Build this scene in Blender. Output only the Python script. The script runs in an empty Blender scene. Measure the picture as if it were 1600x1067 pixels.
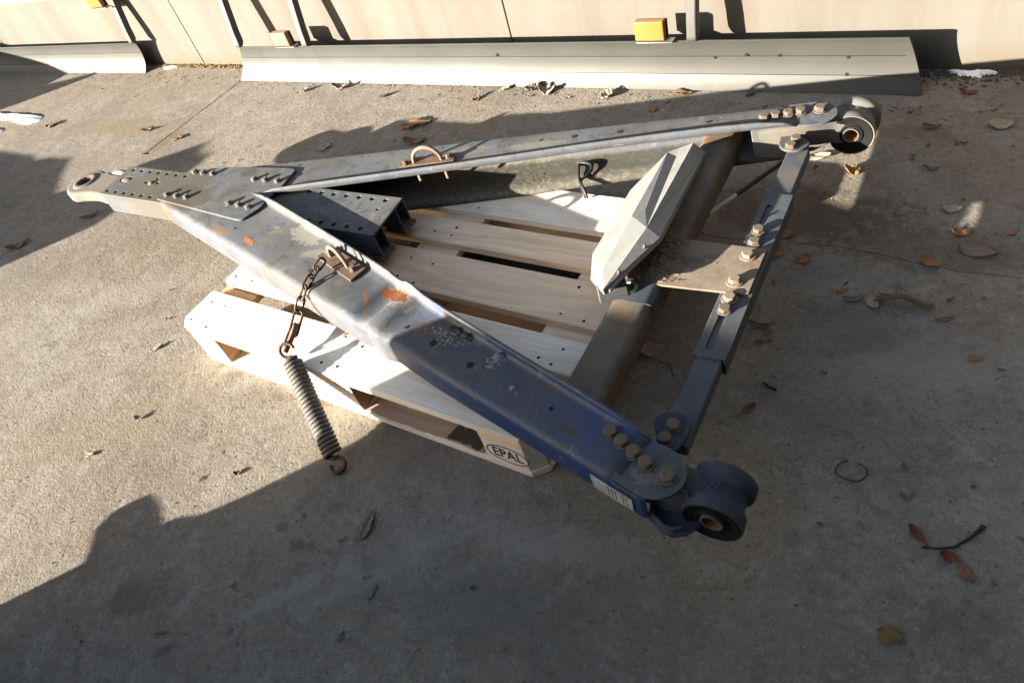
import bpy, bmesh, math, random
from mathutils import Vector, Matrix, Euler
R = math.radians
sc = bpy.context.scene
col = sc.collection
rng = random.Random(7)

# ------------------------------------------------------------------ camera
cam = bpy.data.cameras.new("camera"); cam_o = bpy.data.objects.new("camera", cam); col.objects.link(cam_o)
CX = Vector((0.8350587586656298, 0.4914070810603838, -0.24737815234885013))
CY = Vector((0.21639079920457718, -0.7067772205373954, -0.6735287540625414))
CZ = Vector((-0.505818041982907, 0.5089057292005548, -0.6965364794405464))
m = Matrix((( CX.x, -CY.x, -CZ.x, 1.85476598), (CX.y, -CY.y, -CZ.y, -0.60500411), (CX.z, -CY.z, -CZ.z, 1.29923234), (0,0,0,1)))
cam_o.matrix_world = m
cam.sensor_width = 36; cam.lens = 36*1109.0976/1600; cam.clip_start = .02; cam.clip_end = 500
sc.camera = cam_o

# ------------------------------------------------------------------ light
AZ, EL = R(53.5), R(14.5)          # direction the sunlight travels to, and its height
w = bpy.data.worlds.new("World"); sc.world = w; w.use_nodes = True
nt = w.node_tree; nt.nodes.clear()
sky = nt.nodes.new("ShaderNodeTexSky"); sky.sky_type = 'NISHITA'; sky.sun_disc = False
sky.sun_elevation = EL
sx, sy = -math.cos(AZ), -math.sin(AZ)
sky.sun_rotation = math.atan2(sx, sy)
sky.air_density = 1.0; sky.dust_density = 1.3; sky.ozone_density = 1.0
bg = nt.nodes.new("ShaderNodeBackground"); bg.inputs[1].default_value = SKY = 0.060
ow = nt.nodes.new("ShaderNodeOutputWorld")
nt.links.new(sky.outputs[0], bg.inputs[0]); nt.links.new(bg.outputs[0], ow.inputs[0])
sun = bpy.data.lights.new("sun", 'SUN'); sun.energy = 5.0; sun.angle = R(.53); sun.color = (1, .89, .74)
sun_o = bpy.data.objects.new("sun", sun); col.objects.link(sun_o)
sd = Vector((math.cos(AZ)*math.cos(EL), math.sin(AZ)*math.cos(EL), -math.sin(EL)))
sun_o.rotation_euler = sd.to_track_quat('-Z', 'Y').to_euler(); sun_o.location = (-6, -8, 5)
sc.view_settings.view_transform = 'Standard'; sc.view_settings.look = 'None'
sc.view_settings.exposure = 2.75; sc.view_settings.gamma = 1; sc.view_settings.use_curve_mapping = False
sc.render.engine = 'CYCLES'

# ------------------------------------------------------------------ material helpers
class MT:
    def __init__(s, name, k=.71):
        s.k = k      # overall reflectance of this material's palette
        s.m = bpy.data.materials.new(name); s.m.use_nodes = True
        s.t = s.m.node_tree; s.n = s.t.nodes; s.b = s.n["Principled BSDF"]
        s.tc = s.n.new("ShaderNodeTexCoord"); s.co = s.tc.outputs["Object"]
    def lk(s, a, b): s.t.links.new(a, b)
    def mapping(s, sc_=(1,1,1), loc=None, co=None, rot=None):
        n = s.n.new("ShaderNodeMapping"); n.inputs["Scale"].default_value = sc_
        if rot: n.inputs["Rotation"].default_value = rot
        s.lk(co or s.co, n.inputs[0])
        if loc is not None: s.lk(loc, n.inputs["Location"])
        return n.outputs[0]
    def noise(s, scale, detail=6, rough=.6, co=None, dist=0):
        n = s.n.new("ShaderNodeTexNoise"); n.inputs["Scale"].default_value = scale
        n.inputs["Detail"].default_value = detail; n.inputs["Roughness"].default_value = rough
        n.inputs["Distortion"].default_value = dist
        s.lk(co or s.co, n.inputs["Vector"]); return n.outputs["Fac"]
    def voro(s, scale, feature='F1', co=None, out="Distance", rnd=1):
        n = s.n.new("ShaderNodeTexVoronoi"); n.feature = feature; n.inputs["Scale"].default_value = scale
        n.inputs["Randomness"].default_value = rnd
        s.lk(co or s.co, n.inputs["Vector"]); return n.outputs[out]
    def ramp(s, f, stops, interp='LINEAR'):
        n = s.n.new("ShaderNodeValToRGB"); n.color_ramp.interpolation = interp
        e = n.color_ramp.elements
        while len(e) < len(stops): e.new(.5)
        for k, (p, c) in enumerate(stops):
            e[k].position = p
            e[k].color = (c, c, c, 1) if isinstance(c, (int, float)) else (*(v*s.k for v in c), 1)
        s.lk(f, n.inputs[0]); return n.outputs[0]
    def mix(s, f, a, b, mode='MIX'):
        n = s.n.new("ShaderNodeMix"); n.data_type = 'RGBA'; n.blend_type = mode
        if isinstance(f, (int, float)): n.inputs[0].default_value = f
        else: s.lk(f, n.inputs[0])
        for v, i in ((a, 6), (b, 7)):
            if isinstance(v, tuple): n.inputs[i].default_value = (*(q*s.k for q in v), 1)
            else: s.lk(v, n.inputs[i])
        return n.outputs[2]
    def math(s, op, a, b=None, clamp=False):
        n = s.n.new("ShaderNodeMath"); n.operation = op; n.use_clamp = clamp
        for v, i in ((a, 0), (b, 1)):
            if v is None: continue
            if isinstance(v, (int, float)): n.inputs[i].default_value = v
            else: s.lk(v, n.inputs[i])
        return n.outputs[0]
    def bump(s, h, strength=.5, dist=.002, prev=None):
        n = s.n.new("ShaderNodeBump"); n.inputs["Strength"].default_value = strength
        n.inputs["Distance"].default_value = dist; s.lk(h, n.inputs["Height"])
        if prev: s.lk(prev, n.inputs["Normal"])
        return n.outputs[0]
    def rnd(s):
        n = s.n.new("ShaderNodeObjectInfo"); return n.outputs["Random"]
    def sep(s, co=None):
        n = s.n.new("ShaderNodeSeparateXYZ"); s.lk(co or s.co, n.inputs[0]); return n.outputs
    def fin(s, colr=None, rough=.7, normal=None, metal=0, spec=None):
        if colr is not None:
            if isinstance(colr, tuple): s.b.inputs["Base Color"].default_value = (*colr, 1)
            else: s.lk(colr, s.b.inputs["Base Color"])
        if isinstance(rough, (int, float)): s.b.inputs["Roughness"].default_value = rough
        else: s.lk(rough, s.b.inputs["Roughness"])
        if isinstance(metal, (int, float)): s.b.inputs["Metallic"].default_value = metal
        else: s.lk(metal, s.b.inputs["Metallic"])
        if normal: s.lk(normal, s.b.inputs["Normal"])
        if spec is not None: s.b.inputs["Specular IOR Level"].default_value = spec
        return s.m

def mat_ground():
    M = MT("yard_concrete")
    big = M.noise(1.1, 5, .6); mid = M.noise(7, 7, .65); fine = M.noise(120, 4, .7); grit = M.noise(420, 3, .7)
    c = M.ramp(mid, [(.28, (.215, .196, .170)), (.5, (.275, .252, .220)), (.72, (.325, .300, .262))])
    c = M.mix(M.ramp(big, [(.38, .0), (.62, .75)]), c, (.245, .205, .15))
    # brown grime under the right half of the yard
    st = M.ramp(M.noise(.75, 4, .6, dist=.4), [(.52, 0.), (.68, .55)])
    c = M.mix(st, c, (.150, .132, .112))
    # sand grains and dark pits
    c = M.mix(M.ramp(fine, [(.32, .45), (.46, 0.)]), c, (.12, .105, .085))
    c = M.mix(M.ramp(fine, [(.58, 0.), (.74, .4)]), c, (.42, .39, .34))
    g2 = M.noise(330, 2, .5); c = M.mix(M.ramp(g2, [(.30, .55), (.42, 0.)]), c, (.085, .075, .062)); c = M.mix(M.ramp(g2, [(.60, 0.), (.72, .5)]), c, (.46, .43, .38))
    c = M.mix(M.ramp(M.noise(13, 8, .8, dist=.4), [(.52, 0.), (.60, .45)]), c, (.36, .345, .315)); c = M.mix(M.ramp(M.noise(17, 8, .82, dist=.6), [(.52, 0.), (.60, .5)]), c, (.125, .11, .092))
    gr = M.n.new('ShaderNodeTexVoronoi'); gr.inputs['Scale'].default_value = 210; M.lk(M.co, gr.inputs['Vector'])
    gv = M.sep(gr.outputs['Color'])[0]
    c = M.mix(M.ramp(gv, [(.0, .20), (.30, 0.)]), c, (.10, .088, .072)); c = M.mix(M.ramp(gv, [(.80, 0.), (1., .16)]), c, (.50, .47, .42))
    vp = M.voro(38, out="Distance"); c = M.mix(M.ramp(vp, [(.035, .7), (.08, 0.)]), c, (.50, .48, .44))
    vd = M.voro(31, out="Distance"); c = M.mix(M.ramp(vd, [(.05, .8), (.12, 0.)]), c, (.06, .052, .042))
    c = M.mix(M.ramp(M.noise(3.1, 8, .75, dist=.8), [(.60, 0.), (.72, .55)]), c, (.085, .072, .055))
    c = M.mix(M.ramp(M.noise(1.9, 6, .6, dist=.3), [(.50, 0.), (.66, .45)]), c, (.150, .130, .105))
    c = M.mix(M.ramp(M.noise(2.6, 7, .65, dist=.3), [(.56, 0.), (.74, .40)]), c, (.36, .335, .295))
    c = M.mix(M.ramp(M.noise(4.3, 8, .75, dist=.5), [(.67, 0.), (.74, .35)]), c, (.50, .48, .45))
    c = M.mix(M.ramp(M.noise(55, 6, .7), [(.35, .35), (.52, 0.)]), c, (.12, .105, .088)); c = M.mix(M.ramp(M.noise(47, 6, .75), [(.55, 0.), (.72, .45)]), c, (.42, .395, .35))
    xy = M.sep(); shared = {}
    def nf(s):
        k = 11 if s < 13 else 28
        if k not in shared: shared[k] = M.noise(k, 7, .72)
        return shared[k]
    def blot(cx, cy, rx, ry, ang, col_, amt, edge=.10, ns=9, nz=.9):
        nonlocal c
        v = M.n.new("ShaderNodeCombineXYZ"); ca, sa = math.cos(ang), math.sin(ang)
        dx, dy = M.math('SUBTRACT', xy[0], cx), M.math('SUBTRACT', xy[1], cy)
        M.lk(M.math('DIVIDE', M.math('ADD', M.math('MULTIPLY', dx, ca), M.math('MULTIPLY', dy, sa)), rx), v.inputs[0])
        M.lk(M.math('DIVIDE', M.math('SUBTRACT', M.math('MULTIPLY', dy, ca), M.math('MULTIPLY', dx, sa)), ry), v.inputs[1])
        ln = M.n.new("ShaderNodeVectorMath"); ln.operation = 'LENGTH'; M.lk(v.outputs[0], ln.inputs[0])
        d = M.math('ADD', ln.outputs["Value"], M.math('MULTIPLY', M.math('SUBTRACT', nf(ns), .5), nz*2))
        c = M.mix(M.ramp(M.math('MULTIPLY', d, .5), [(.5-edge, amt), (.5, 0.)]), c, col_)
    blot(.752, -.352, .040, .018, .4, (.10, .09, .078), .55, .35, 30, 1.9); blot(.68, -.33, .03, .014, .4, (.10, .09, .078), .5, .35, 30, 1.9)
    blot(.625, -.665, .026, .013, .7, (.08, .072, .06), .6, .3, 40, 1.9); blot(.45, -.62, .10, .05, .6, (.10, .092, .078), .5, .25, 15)
    blot(1.45, 1.02, .34, .13, 0, (.105, .085, .060), .75, .22, 14, 1.2); blot(1.75, .93, .30, .10, 0, (.12, .10, .075), .6, .25, 14, 1.2)
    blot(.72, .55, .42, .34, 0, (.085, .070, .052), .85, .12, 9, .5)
    blot(-1.85, 1.05, .55, .10, .1, (.21, .175, .125), .7, .3, 12, 1.3); blot(-1.43, .98, .07, .16, 0, (.16, .12, .08), .6, .3, 25, 1.2)
    blot(2.0, .02, .15, .06, .2, (.12, .105, .08), .5, .4, 16, 1.5); blot(1.62, 1.42, .16, .05, 0, (.155, .11, .065), .5, .3, 20, 1.2)
    blot(.95, -.35, .20, .035, .9, (.36, .35, .33), .35, .3, 20, 1.6); blot(.80, -.45, .16, .025, .95, (.36, .35, .34), .4, .3, 25, 1.6)
    blot(1.30, -.12, .22, .05, .2, (.34, .33, .31), .3, .3, 20, 1.6); blot(1.85, .55, .22, .10, .3, (.34, .32, .29), .35, .3, 14, 1.5)
    blot(1.66, .62, .18, .10, .2, (.13, .12, .10), .5, .3, 12, 1.4); blot(1.2, -.30, .30, .12, .3, (.14, .13, .115), .45, .3, 10, 1.4)
    blot(-.6, .1, .5, .10, .7, (.33, .31, .27), .35, .3, 8, 1.4); blot(-.1, -.35, .35, .10, .6, (.225, .185, .13), .45, .3, 10, 1.4)
    n = M.bump(M.noise(34, 8, .62), .6, .0045)
    n = M.bump(fine, 1., .0026, n); n = M.bump(g2, .6, .0010, n)
    n = M.bump(grit, .5, .0009, n)
    n = M.bump(gv, .35, .0009, n)
    n = M.bump(M.ramp(vd, [(.03, 0.), (.16, 1.)]), .5, .0022, n)
    return M.fin(c, .93, n, spec=.2)

def mat_wall():
    M = MT("cream_wall_paint", .66)
    st = M.noise(1, 6, .6, co=M.mapping((5, 5, .5)))
    c = M.ramp(st, [(.3, (.128, .110, .092)), (.5, (.160, .150, .132)), (.7, (.178, .170, .152))])
    c = M.mix(M.ramp(M.noise(9, 8, .7), [(.55, 0.), (.75, .35)]), c, (.125, .110, .090))
    c = M.mix(M.ramp(M.rnd(), [(.0, 0.), (1., .28)]), c, (.118, .112, .095))
    c = M.mix(M.ramp(M.noise(3, 7, .7, dist=.5), [(.52, 0.), (.72, .5)]), c, (.14, .112, .085))
    c = M.mix(M.ramp(M.noise(1, 5, .6, co=M.mapping((9, 9, .7), rot=(0, .25, 0))), [(.55, 0.), (.70, .45)]), c, (.135, .105, .085))
    z = M.sep()[2]
    f = M.math('MULTIPLY', M.ramp(z, [(.0, 1.), (.09, 0.)]), M.ramp(M.noise(14, 6, .7), [(.3, .2), (.7, 1.)]))
    c = M.mix(f, c, (.12, .10, .06))
    n = M.bump(M.noise(60, 6, .7), .45, .0015)
    return M.fin(c, .85, n, spec=.25)

def mat_alu():
    M = MT("weathered_aluminium", .50)
    n1 = M.noise(1, 6, .6, co=M.mapping((3, 60, 60)))
    n2 = M.noise(6, 7, .7)
    c = M.ramp(n2, [(.3, (.105, .113, .108)), (.55, (.135, .142, .136)), (.75, (.155, .160, .152))])
    c = M.mix(M.ramp(n1, [(.35, .0), (.75, .35)]), c, (.095, .102, .096))
    c = M.mix(M.ramp(M.noise(25, 6, .75), [(.6, 0.), (.75, .35)]), c, (.125, .105, .082))
    c = M.mix(M.math('MULTIPLY', M.ramp(M.math('MULTIPLY', M.sep()[0], .3), [(.30, 0.), (.78, .75)]), M.ramp(M.noise(2.5, 6, .6), [(.2, .6), (.7, 1.)])), c, (.075, .073, .064))  # darkens toward the right end, painting in the dimmer light there
    z = M.sep()[2]
    f = M.math('MULTIPLY', M.ramp(z, [(.006, 1.), (.05, 0.)]), M.ramp(M.noise(22, 6, .7), [(.32, .15), (.6, .9)]))
    c = M.mix(f, c, (.075, .070, .055))
    return M.fin(c, .5, M.bump(n1, .15, .0008), metal=.25)

def mat_paint():
    M = MT("dusty_blue_paint", .58)
    x, y, z = M.sep()[0], M.sep()[1], M.sep()[2]
    geo = M.n.new("ShaderNodeNewGeometry")
    up = M.sep(geo.outputs["Normal"])[2]
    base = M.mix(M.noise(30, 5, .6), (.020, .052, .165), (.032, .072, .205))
    # road dust over the coupling end and far beam, its near-beam step painting in shade
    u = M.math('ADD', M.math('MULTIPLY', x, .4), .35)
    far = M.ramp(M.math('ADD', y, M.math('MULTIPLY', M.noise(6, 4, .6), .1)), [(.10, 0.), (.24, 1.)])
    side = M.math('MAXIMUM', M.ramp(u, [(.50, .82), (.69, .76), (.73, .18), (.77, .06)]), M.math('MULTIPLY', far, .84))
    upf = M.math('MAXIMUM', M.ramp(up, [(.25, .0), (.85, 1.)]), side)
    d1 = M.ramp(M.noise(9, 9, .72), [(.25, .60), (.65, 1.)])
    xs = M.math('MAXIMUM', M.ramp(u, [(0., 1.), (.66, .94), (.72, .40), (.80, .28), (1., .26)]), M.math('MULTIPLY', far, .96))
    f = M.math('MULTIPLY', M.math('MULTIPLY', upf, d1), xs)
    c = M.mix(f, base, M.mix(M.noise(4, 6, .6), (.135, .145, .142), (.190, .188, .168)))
    # wiped, scuffed and muddy areas
    c = M.mix(M.math('MULTIPLY', M.ramp(M.noise(3.2, 7, .65), [(.46, 0.), (.60, .75)]), upf), c, (.115, .108, .090))
    c = M.mix(M.math('MULTIPLY', M.ramp(M.noise(13, 9, .75, dist=1.2), [(.52, 0.), (.57, .6)]), upf), c, (.062, .075, .090))
    c = M.mix(M.ramp(M.noise(21, 9, .8, dist=1.0), [(.585, 0.), (.63, .6)]), c, (.30, .295, .26))
    c = M.mix(M.ramp(M.noise(110, 5, .75), [(.62, 0.), (.72, .6)]), c, (.31, .30, .27))
    c = M.mix(M.ramp(M.noise(1, 6, .7, co=M.mapping((6, 130, 130), rot=(0, 0, .28))), [(.62, 0.), (.68, .35)]), c, (.25, .25, .24))
    shared = {}
    def nf(s):
        k = 35 if s < 42 else 75
        if k not in shared: shared[k] = M.noise(k, 6, .7)
        return shared[k]
    def spot(cx, cy, rx, ry, ang, col_, amt, nz=.5, ns=40, edge=.08):
        v = M.n.new("ShaderNodeCombineXYZ"); ca, sa = math.cos(ang), math.sin(ang)
        dx, dy = M.math('SUBTRACT', x, cx), M.math('SUBTRACT', y, cy)
        M.lk(M.math('DIVIDE', M.math('ADD', M.math('MULTIPLY', dx, ca), M.math('MULTIPLY', dy, sa)), rx), v.inputs[0])
        M.lk(M.math('DIVIDE', M.math('SUBTRACT', M.math('MULTIPLY', dy, ca), M.math('MULTIPLY', dx, sa)), ry), v.inputs[1])
        ln = M.n.new("ShaderNodeVectorMath"); ln.operation = 'LENGTH'; M.lk(v.outputs[0], ln.inputs[0])
        d = M.math('ADD', ln.outputs["Value"], M.math('MULTIPLY', M.math('SUBTRACT', nf(ns), .5), nz*2))
        return M.mix(M.ramp(M.math('MULTIPLY', d, .5), [(.5-edge, amt), (.5, 0.)]), c, col_)
    # the dirty apron around the bolts of the cover plate, then smears and rust blisters
    c = spot(-.47, .0, .24, .14, 0, (.115, .105, .082), .85, .45, 9, .12)
    c = spot(-.30, -.05, .14, .07, 0, (.085, .075, .058), .75, .6, 12, .15)
    c = spot(-.14, .10, .05, .03, 0, (.085, .070, .052), .7, .4, 30, .2)
    c = spot(-.10, -.03, .05, .03, .3, (.16, .13, .10), .6, .5, 30, .2)
    c = spot(-.02, -.165, .06, .018, -.25, (.22, .15, .085), .85, .5, 40, .2)
    c = spot(.20, -.15, .075, .011, .75, (.19, .155, .10), .7, .5, 40, .25)
    c = spot(.31, -.13, .075, .030, -.30, (.30, .29, .255), .7, .9, 60, .1)
    c = spot(.40, -.19, .05, .020, .2, (.30, .285, .24), .7, .9, 60, .1)
    c = spot(.735, -.272, .055, .035, -.3, (.26, .25, .21), .75, .9, 50, .08)
    c = spot(.655, -.300, .075, .060, -.3, (.065, .085, .10), .6, 1.0, 35, .08)
    c = spot(.722, -.268, .040, .020, -.15, (.22, .070, .016), 1., 1.7, 75, .05)
    c = spot(.748, -.282, .028, .015, -.1, (.15, .050, .018), .95, 1.6, 85, .05)
    c = spot(.664, -.310, .042, .0065, -.95, (.20, .10, .045), .85, 1.9, 90, .1)
    c = spot(.93, -.345, .085, .045, -.2, (.075, .078, .080), .75, .9, 28, .1)
    c = spot(.885, -.348, .060, .020, .2, (.17, .105, .070), .7, .9, 45, .1)
    c = spot(.985, -.335, .055, .018, -.3, (.22, .22, .22), .55, 1.2, 70, .1)
    c = spot(1.30, -.500, .026, .012, -.2, (.12, .068, .045), .7, 1.9, 80, .15)
    c = spot(1.47, -.545, .035, .012, 0, (.24, .23, .22), .6, 1., 70, .1)
    c = spot(.79, .36, .10, .018, .3, (.27, .265, .22), .6, .9, 50, .15)
    c = spot(.60, .315, .07, .02, .28, (.25, .24, .20), .5, .9, 50, .15)
    # grime on the ledge of the lower flange
    lo = M.math('MULTIPLY', M.ramp(M.math('MULTIPLY', z, 4.), [(.69, 1.), (.74, 0.)]), far)
    c = M.mix(M.math('MULTIPLY', lo, M.ramp(M.noise(12, 7, .7), [(.25, .55), (.6, .95)])), c, (.098, .092, .072))
    c = M.mix(M.math('MULTIPLY', lo, M.ramp(M.noise(60, 6, .75), [(.5, 0.), (.62, .7)])), c, (.24, .225, .18))
    c = M.mix(M.ramp(M.noise(9, 9, .72, dist=.7), [(.685, 0.), (.70, 1.)]), c, (.17, .075, .03))
    rg = M.math('ADD', .46, M.math('MULTIPLY', f, .35))
    n = M.bump(M.noise(35, 6, .65), .35, .0022)
    n = M.bump(M.noise(5, 3, .5), .5, .006, n)
    n = M.bump(M.noise(260, 3, .6), .3, .0006, n)
    return M.fin(c, rg, n, spec=.28)

def mat_rusty(name, a, b, g, rough=.85):
    M = MT(name)
    c = M.mix(M.ramp(M.noise(18, 8, .7), [(.35, 0.), (.65, 1.)]), a, b)
    c = M.mix(M.ramp(M.noise(7, 7, .7), [(.5, 0.), (.68, .85)]), c, g)
    n = M.bump(M.noise(70, 7, .7), .5, .0016)
    return M.fin(c, rough, n, spec=.25)

def mat_wood(name, a, b, dirty=.25):
    M = MT(name, 1)
    off = M.n.new("ShaderNodeCombineXYZ"); r = M.rnd()
    for k, mul in ((0, 13.), (1, 7.), (2, 5.)): M.lk(M.math('MULTIPLY', r, mul), off.inputs[k])
    co = M.mapping((1, 1, 1), off.outputs[0])
    # knots bend the grain
    vn = M.n.new("ShaderNodeTexVoronoi"); vn.inputs["Scale"].default_value = 1
    M.lk(M.mapping((2.2, 6.5, .01), co=co), vn.inputs["Vector"]); kd = vn.outputs["Distance"]
    warp = M.ramp(kd, [(.0, 1.), (.30, 0.)])
    g0 = M.noise(1, 3, .5, co=M.mapping((1.2, 9, 9), co=co))
    yv = M.sep(co)[1]
    ph = M.math('ADD', M.math('MULTIPLY', yv, 95), M.math('ADD', M.math('MULTIPLY', g0, 38), M.math('MULTIPLY', warp, 7)))
    ring = M.math('MULTIPLY_ADD', M.math('SINE', ph), .5)
    n_ = ring.node; n_.inputs[2].default_value = .5
    g = M.noise(1, 6, .7, co=M.mapping((6, 170, 170), co=co))
    c = M.mix(M.ramp(ring, [(.2, 0.), (1., .85)]), a, b)
    c = M.mix(M.ramp(g, [(.35, .6), (.6, 0.)]), c, tuple(v*.66 for v in a))
    c = M.mix(M.ramp(kd, [(.055, .9), (.115, 0.)]), c, (.22, .12, .065))
    c = M.mix(M.ramp(M.noise(3, 6, .65, co=M.mapping((1, 5, 5), co=co)), [(.50, 0.), (.70, .5)]), c, tuple(v*.62 for v in b))
    c = M.mix(M.ramp(M.noise(5, 6, .65), [(.5, 0.), (.75, dirty)]), c, (.20, .15, .10))
    c = M.mix(M.math('MULTIPLY', r, .30), c, (.62, .46, .33))
    c = M.mix(M.ramp(M.voro(26), [(.03, .8), (.06, 0.)]), c, (.10, .07, .05))
    n = M.bump(g, .35, .0009); n = M.bump(ring, .12, .0006, n)
    return M.fin(c, .8, n, spec=.25)

def mat_plain(name, c, rough=.7, metal=0, bump=.2, var=.25, spec=.4, bs=60, k=.71):
    M = MT(name, k)
    n0 = M.noise(bs*.25, 6, .65)
    cc = M.mix(n0, tuple(v*(1-var) for v in c), tuple(min(1, v*(1+var)) for v in c))
    return M.fin(cc, rough, M.bump(M.noise(bs, 5, .6), bump, .001), metal=metal, spec=spec)

G = dict(
    ground=mat_ground(), wall=mat_wall(), alu=mat_alu(), paint=mat_paint(),
    pitch=mat_plain("dark_joint_filler", (.045, .038, .03), .95, bump=.6),
    bolt=mat_rusty("muddy_bolt", (.150, .128, .104), (.085, .064, .048), (.195, .165, .13)),
    tube=mat_rusty("rusty_tube", (.185, .145, .105), (.10, .098, .092), (.27, .105, .035)),
    rust=mat_rusty("brown_rust", (.150, .098, .065), (.09, .06, .042), (.19, .135, .095)),
    hoop=mat_rusty("dusty_rod", (.26, .19, .14), (.19, .135, .095), (.24, .19, .15)),
    chain=mat_rusty("chain_rust", (.10, .060, .04), (.06, .04, .03), (.16, .09, .05), .6),
    eye=mat_rusty("dusty_cast_eye", (.190, .178, .155), (.155, .148, .130), (.20, .150, .105)),
    cast=mat_rusty("dusty_casting", (.048, .055, .068), (.026, .042, .078), (.125, .112, .095)),
    wood=mat_wood("pale_pine", (.84, .78, .68), (.76, .66, .53), .18),
    wood2=mat_wood("pine", (.86, .66, .46), (.74, .52, .33), .35),
    wood4=mat_wood("shaded_pine", (.36, .26, .20), (.25, .17, .125), .7),  # brown tone carries the shade beneath the deck
    wood3=mat_wood("block_pine", (.46, .28, .145), (.34, .19, .09), .35),
    wrap=mat_plain('worn_sheath', (.62, .60, .54), .7),
    tail=mat_rusty('dusty_grey_casting', (.150, .152, .140), (.115, .12, .118), (.20, .165, .12)),
    darkdust=mat_rusty('dusty_blue_rail', (.085, .095, .105), (.05, .062, .085), (.13, .115, .095), .6),
    white=mat_rusty('grimy_cover', (.262, .272, .270), (.238, .246, .243), (.198, .196, .180), .5),
    white_=mat_plain("greyed_white_sheet", (.20, .202, .19), .5, bump=.6, var=.12, bs=14),
    rubber=mat_plain("black_rubber", (.010, .0095, .009), .85, spec=.12),
    steel=mat_plain("worn_steel", (.30, .29, .27), .4, metal=.7),
    orange=mat_plain("orange_rust", (.17, .07, .012), .8),
    spring=mat_rusty("spring_steel", (.150, .145, .130), (.10, .095, .085), (.20, .155, .115), .6),
    black=mat_plain("black_plastic", (.02, .022, .026), .5),
    amber=mat_plain("amber_lens", (.34, .165, .045), .25, var=.1, spec=.6),
    fade=mat_plain("faded_pink_lens", (.36, .20, .12), .4, var=.2),
    mud=mat_rusty("dried_mud", (.24, .195, .150), (.17, .135, .10), (.28, .235, .185), .95),
    dirt=mat_rusty("dark_soil", (.12, .095, .072), (.075, .058, .044), (.16, .125, .09), .95),
    mudmix=mat_rusty('caked_mud', (.20, .165, .13), (.11, .088, .068), (.26, .22, .175), .95), clod=mat_rusty('straw_and_soil', (.075, .07, .062), (.04, .037, .033), (.18, .175, .165), .95), greyclod=mat_plain('grey_clod', (.27, .27, .28), .95, bump=.8),
    lime=mat_plain("grey_clods", (.30, .29, .29), .95, bump=.6),
    snow=mat_plain("old_snow", (.85, .87, .90), k=1, rough=.7, var=.05, bump=.5) if True else mat_plain("old_snow", (.85, .87, .90), .7, var=.05, bump=.5),
    moss=mat_plain("moss_and_soil", (.17, .12, .04), .95, bump=.8, var=.5),
    ink=mat_plain("burnt_mark", (.03, .022, .018), .9),
    scorch=mat_plain("faint_brand_mark", (.50, .40, .28), .9),
    hole=mat_plain("dark_hole", (.008, .008, .008), .95),
    orangepaint=mat_plain("orange_marker", (.62, .16, .05), .8, var=.5),
    clad=mat_plain("sky_screen_cladding", (.045, .05, .058), .9, bs=8), roofing=mat_plain("roofing", (.05, .045, .045), .8, bs=8),  # dark cladding for the added sky-screening halls
    skip=mat_rusty("green_skip_paint", (.05, .09, .06), (.07, .11, .08), (.12, .07, .04)),
)
def leafmat(name, a, b):
    M = MT(name)
    a = tuple(v*.75 for v in a); b = tuple(v*.75 for v in b)
    c = M.mix(M.ramp(M.noise(40, 6, .7), [(.3, 0.), (.7, 1.)]), a, b)
    c = M.mix(M.ramp(M.noise(150, 3, .6), [(.6, 0.), (.75, .5)]), c, tuple(v*.4 for v in a))
    m_ = M.fin(c, .75, M.bump(M.noise(160, 4, .6), .5, .0012), spec=.3)
    return m_
LEAF = dict(beige=leafmat("beige_leaf", (.42, .33, .235), (.50, .41, .31)), orange=leafmat("orange_leaf", (.36, .16, .055), (.46, .25, .11)),
            brown=leafmat("brown_leaf", (.17, .095, .055), (.27, .16, .095)), grey=leafmat("grey_leaf", (.22, .17, .13), (.30, .24, .19)),
            red=leafmat("red_leaf", (.24, .045, .035), (.15, .06, .04)), yellow=leafmat("yellow_leaf", (.24, .15, .045), (.16, .10, .045)),
            pale=leafmat("pale_debris", (.48, .43, .36), (.36, .31, .25)), stone=leafmat("dark_stone", (.10, .095, .09), (.16, .15, .14)),
            bark=leafmat("bark", (.20, .15, .11), (.30, .25, .20)), black=leafmat("black_twig", (.03, .027, .025), (.05, .045, .04)))

# ------------------------------------------------------------------ mesh helpers
def link(name, me, mat=None, parent=None, smooth=None, bevel=0, seg=2, solid=0, off=0):
    if mat is not None: me.materials.append(G[mat] if isinstance(mat, str) else mat)
    if smooth: 
        me.shade_smooth(); me.set_sharp_from_angle(angle=R(smooth))
    o = bpy.data.objects.new(name, me); col.objects.link(o)
    if parent: o.parent = parent
    if solid:
        s = o.modifiers.new("s", 'SOLIDIFY'); s.thickness = solid; s.offset = off
    if bevel:
        b = o.modifiers.new("b", 'BEVEL'); b.width = bevel; b.segments = seg; b.limit_method = 'ANGLE'; b.angle_limit = R(35)
        b.harden_normals = False
        me.shade_smooth(); me.set_sharp_from_angle(angle=R(40))
    return o
def fromdata(vs, fs, name="m"):
    me = bpy.data.meshes.new(name); me.from_pydata([tuple(v) for v in vs], [], fs); me.update()
    bm = bmesh.new(); bm.from_mesh(me); bmesh.ops.recalc_face_normals(bm, faces=bm.faces[:]); bm.to_mesh(me); bm.free()
    return me
def prism_data(poly, z0, z1):
    n = len(poly); vs = [(x, y, z0) for x, y in poly] + [(x, y, z1) for x, y in poly]
    fs = [list(range(n))[::-1], list(range(n, 2*n))] + [[i, (i+1) % n, n+(i+1) % n, n+i] for i in range(n)]
    return vs, fs
def prism(poly, z0, z1): return fromdata(*prism_data(poly, z0, z1))
def boxm(x0, x1, y0, y1, z0, z1): return prism([(x0, y0), (x1, y0), (x1, y1), (x0, y1)], z0, z1)
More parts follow.
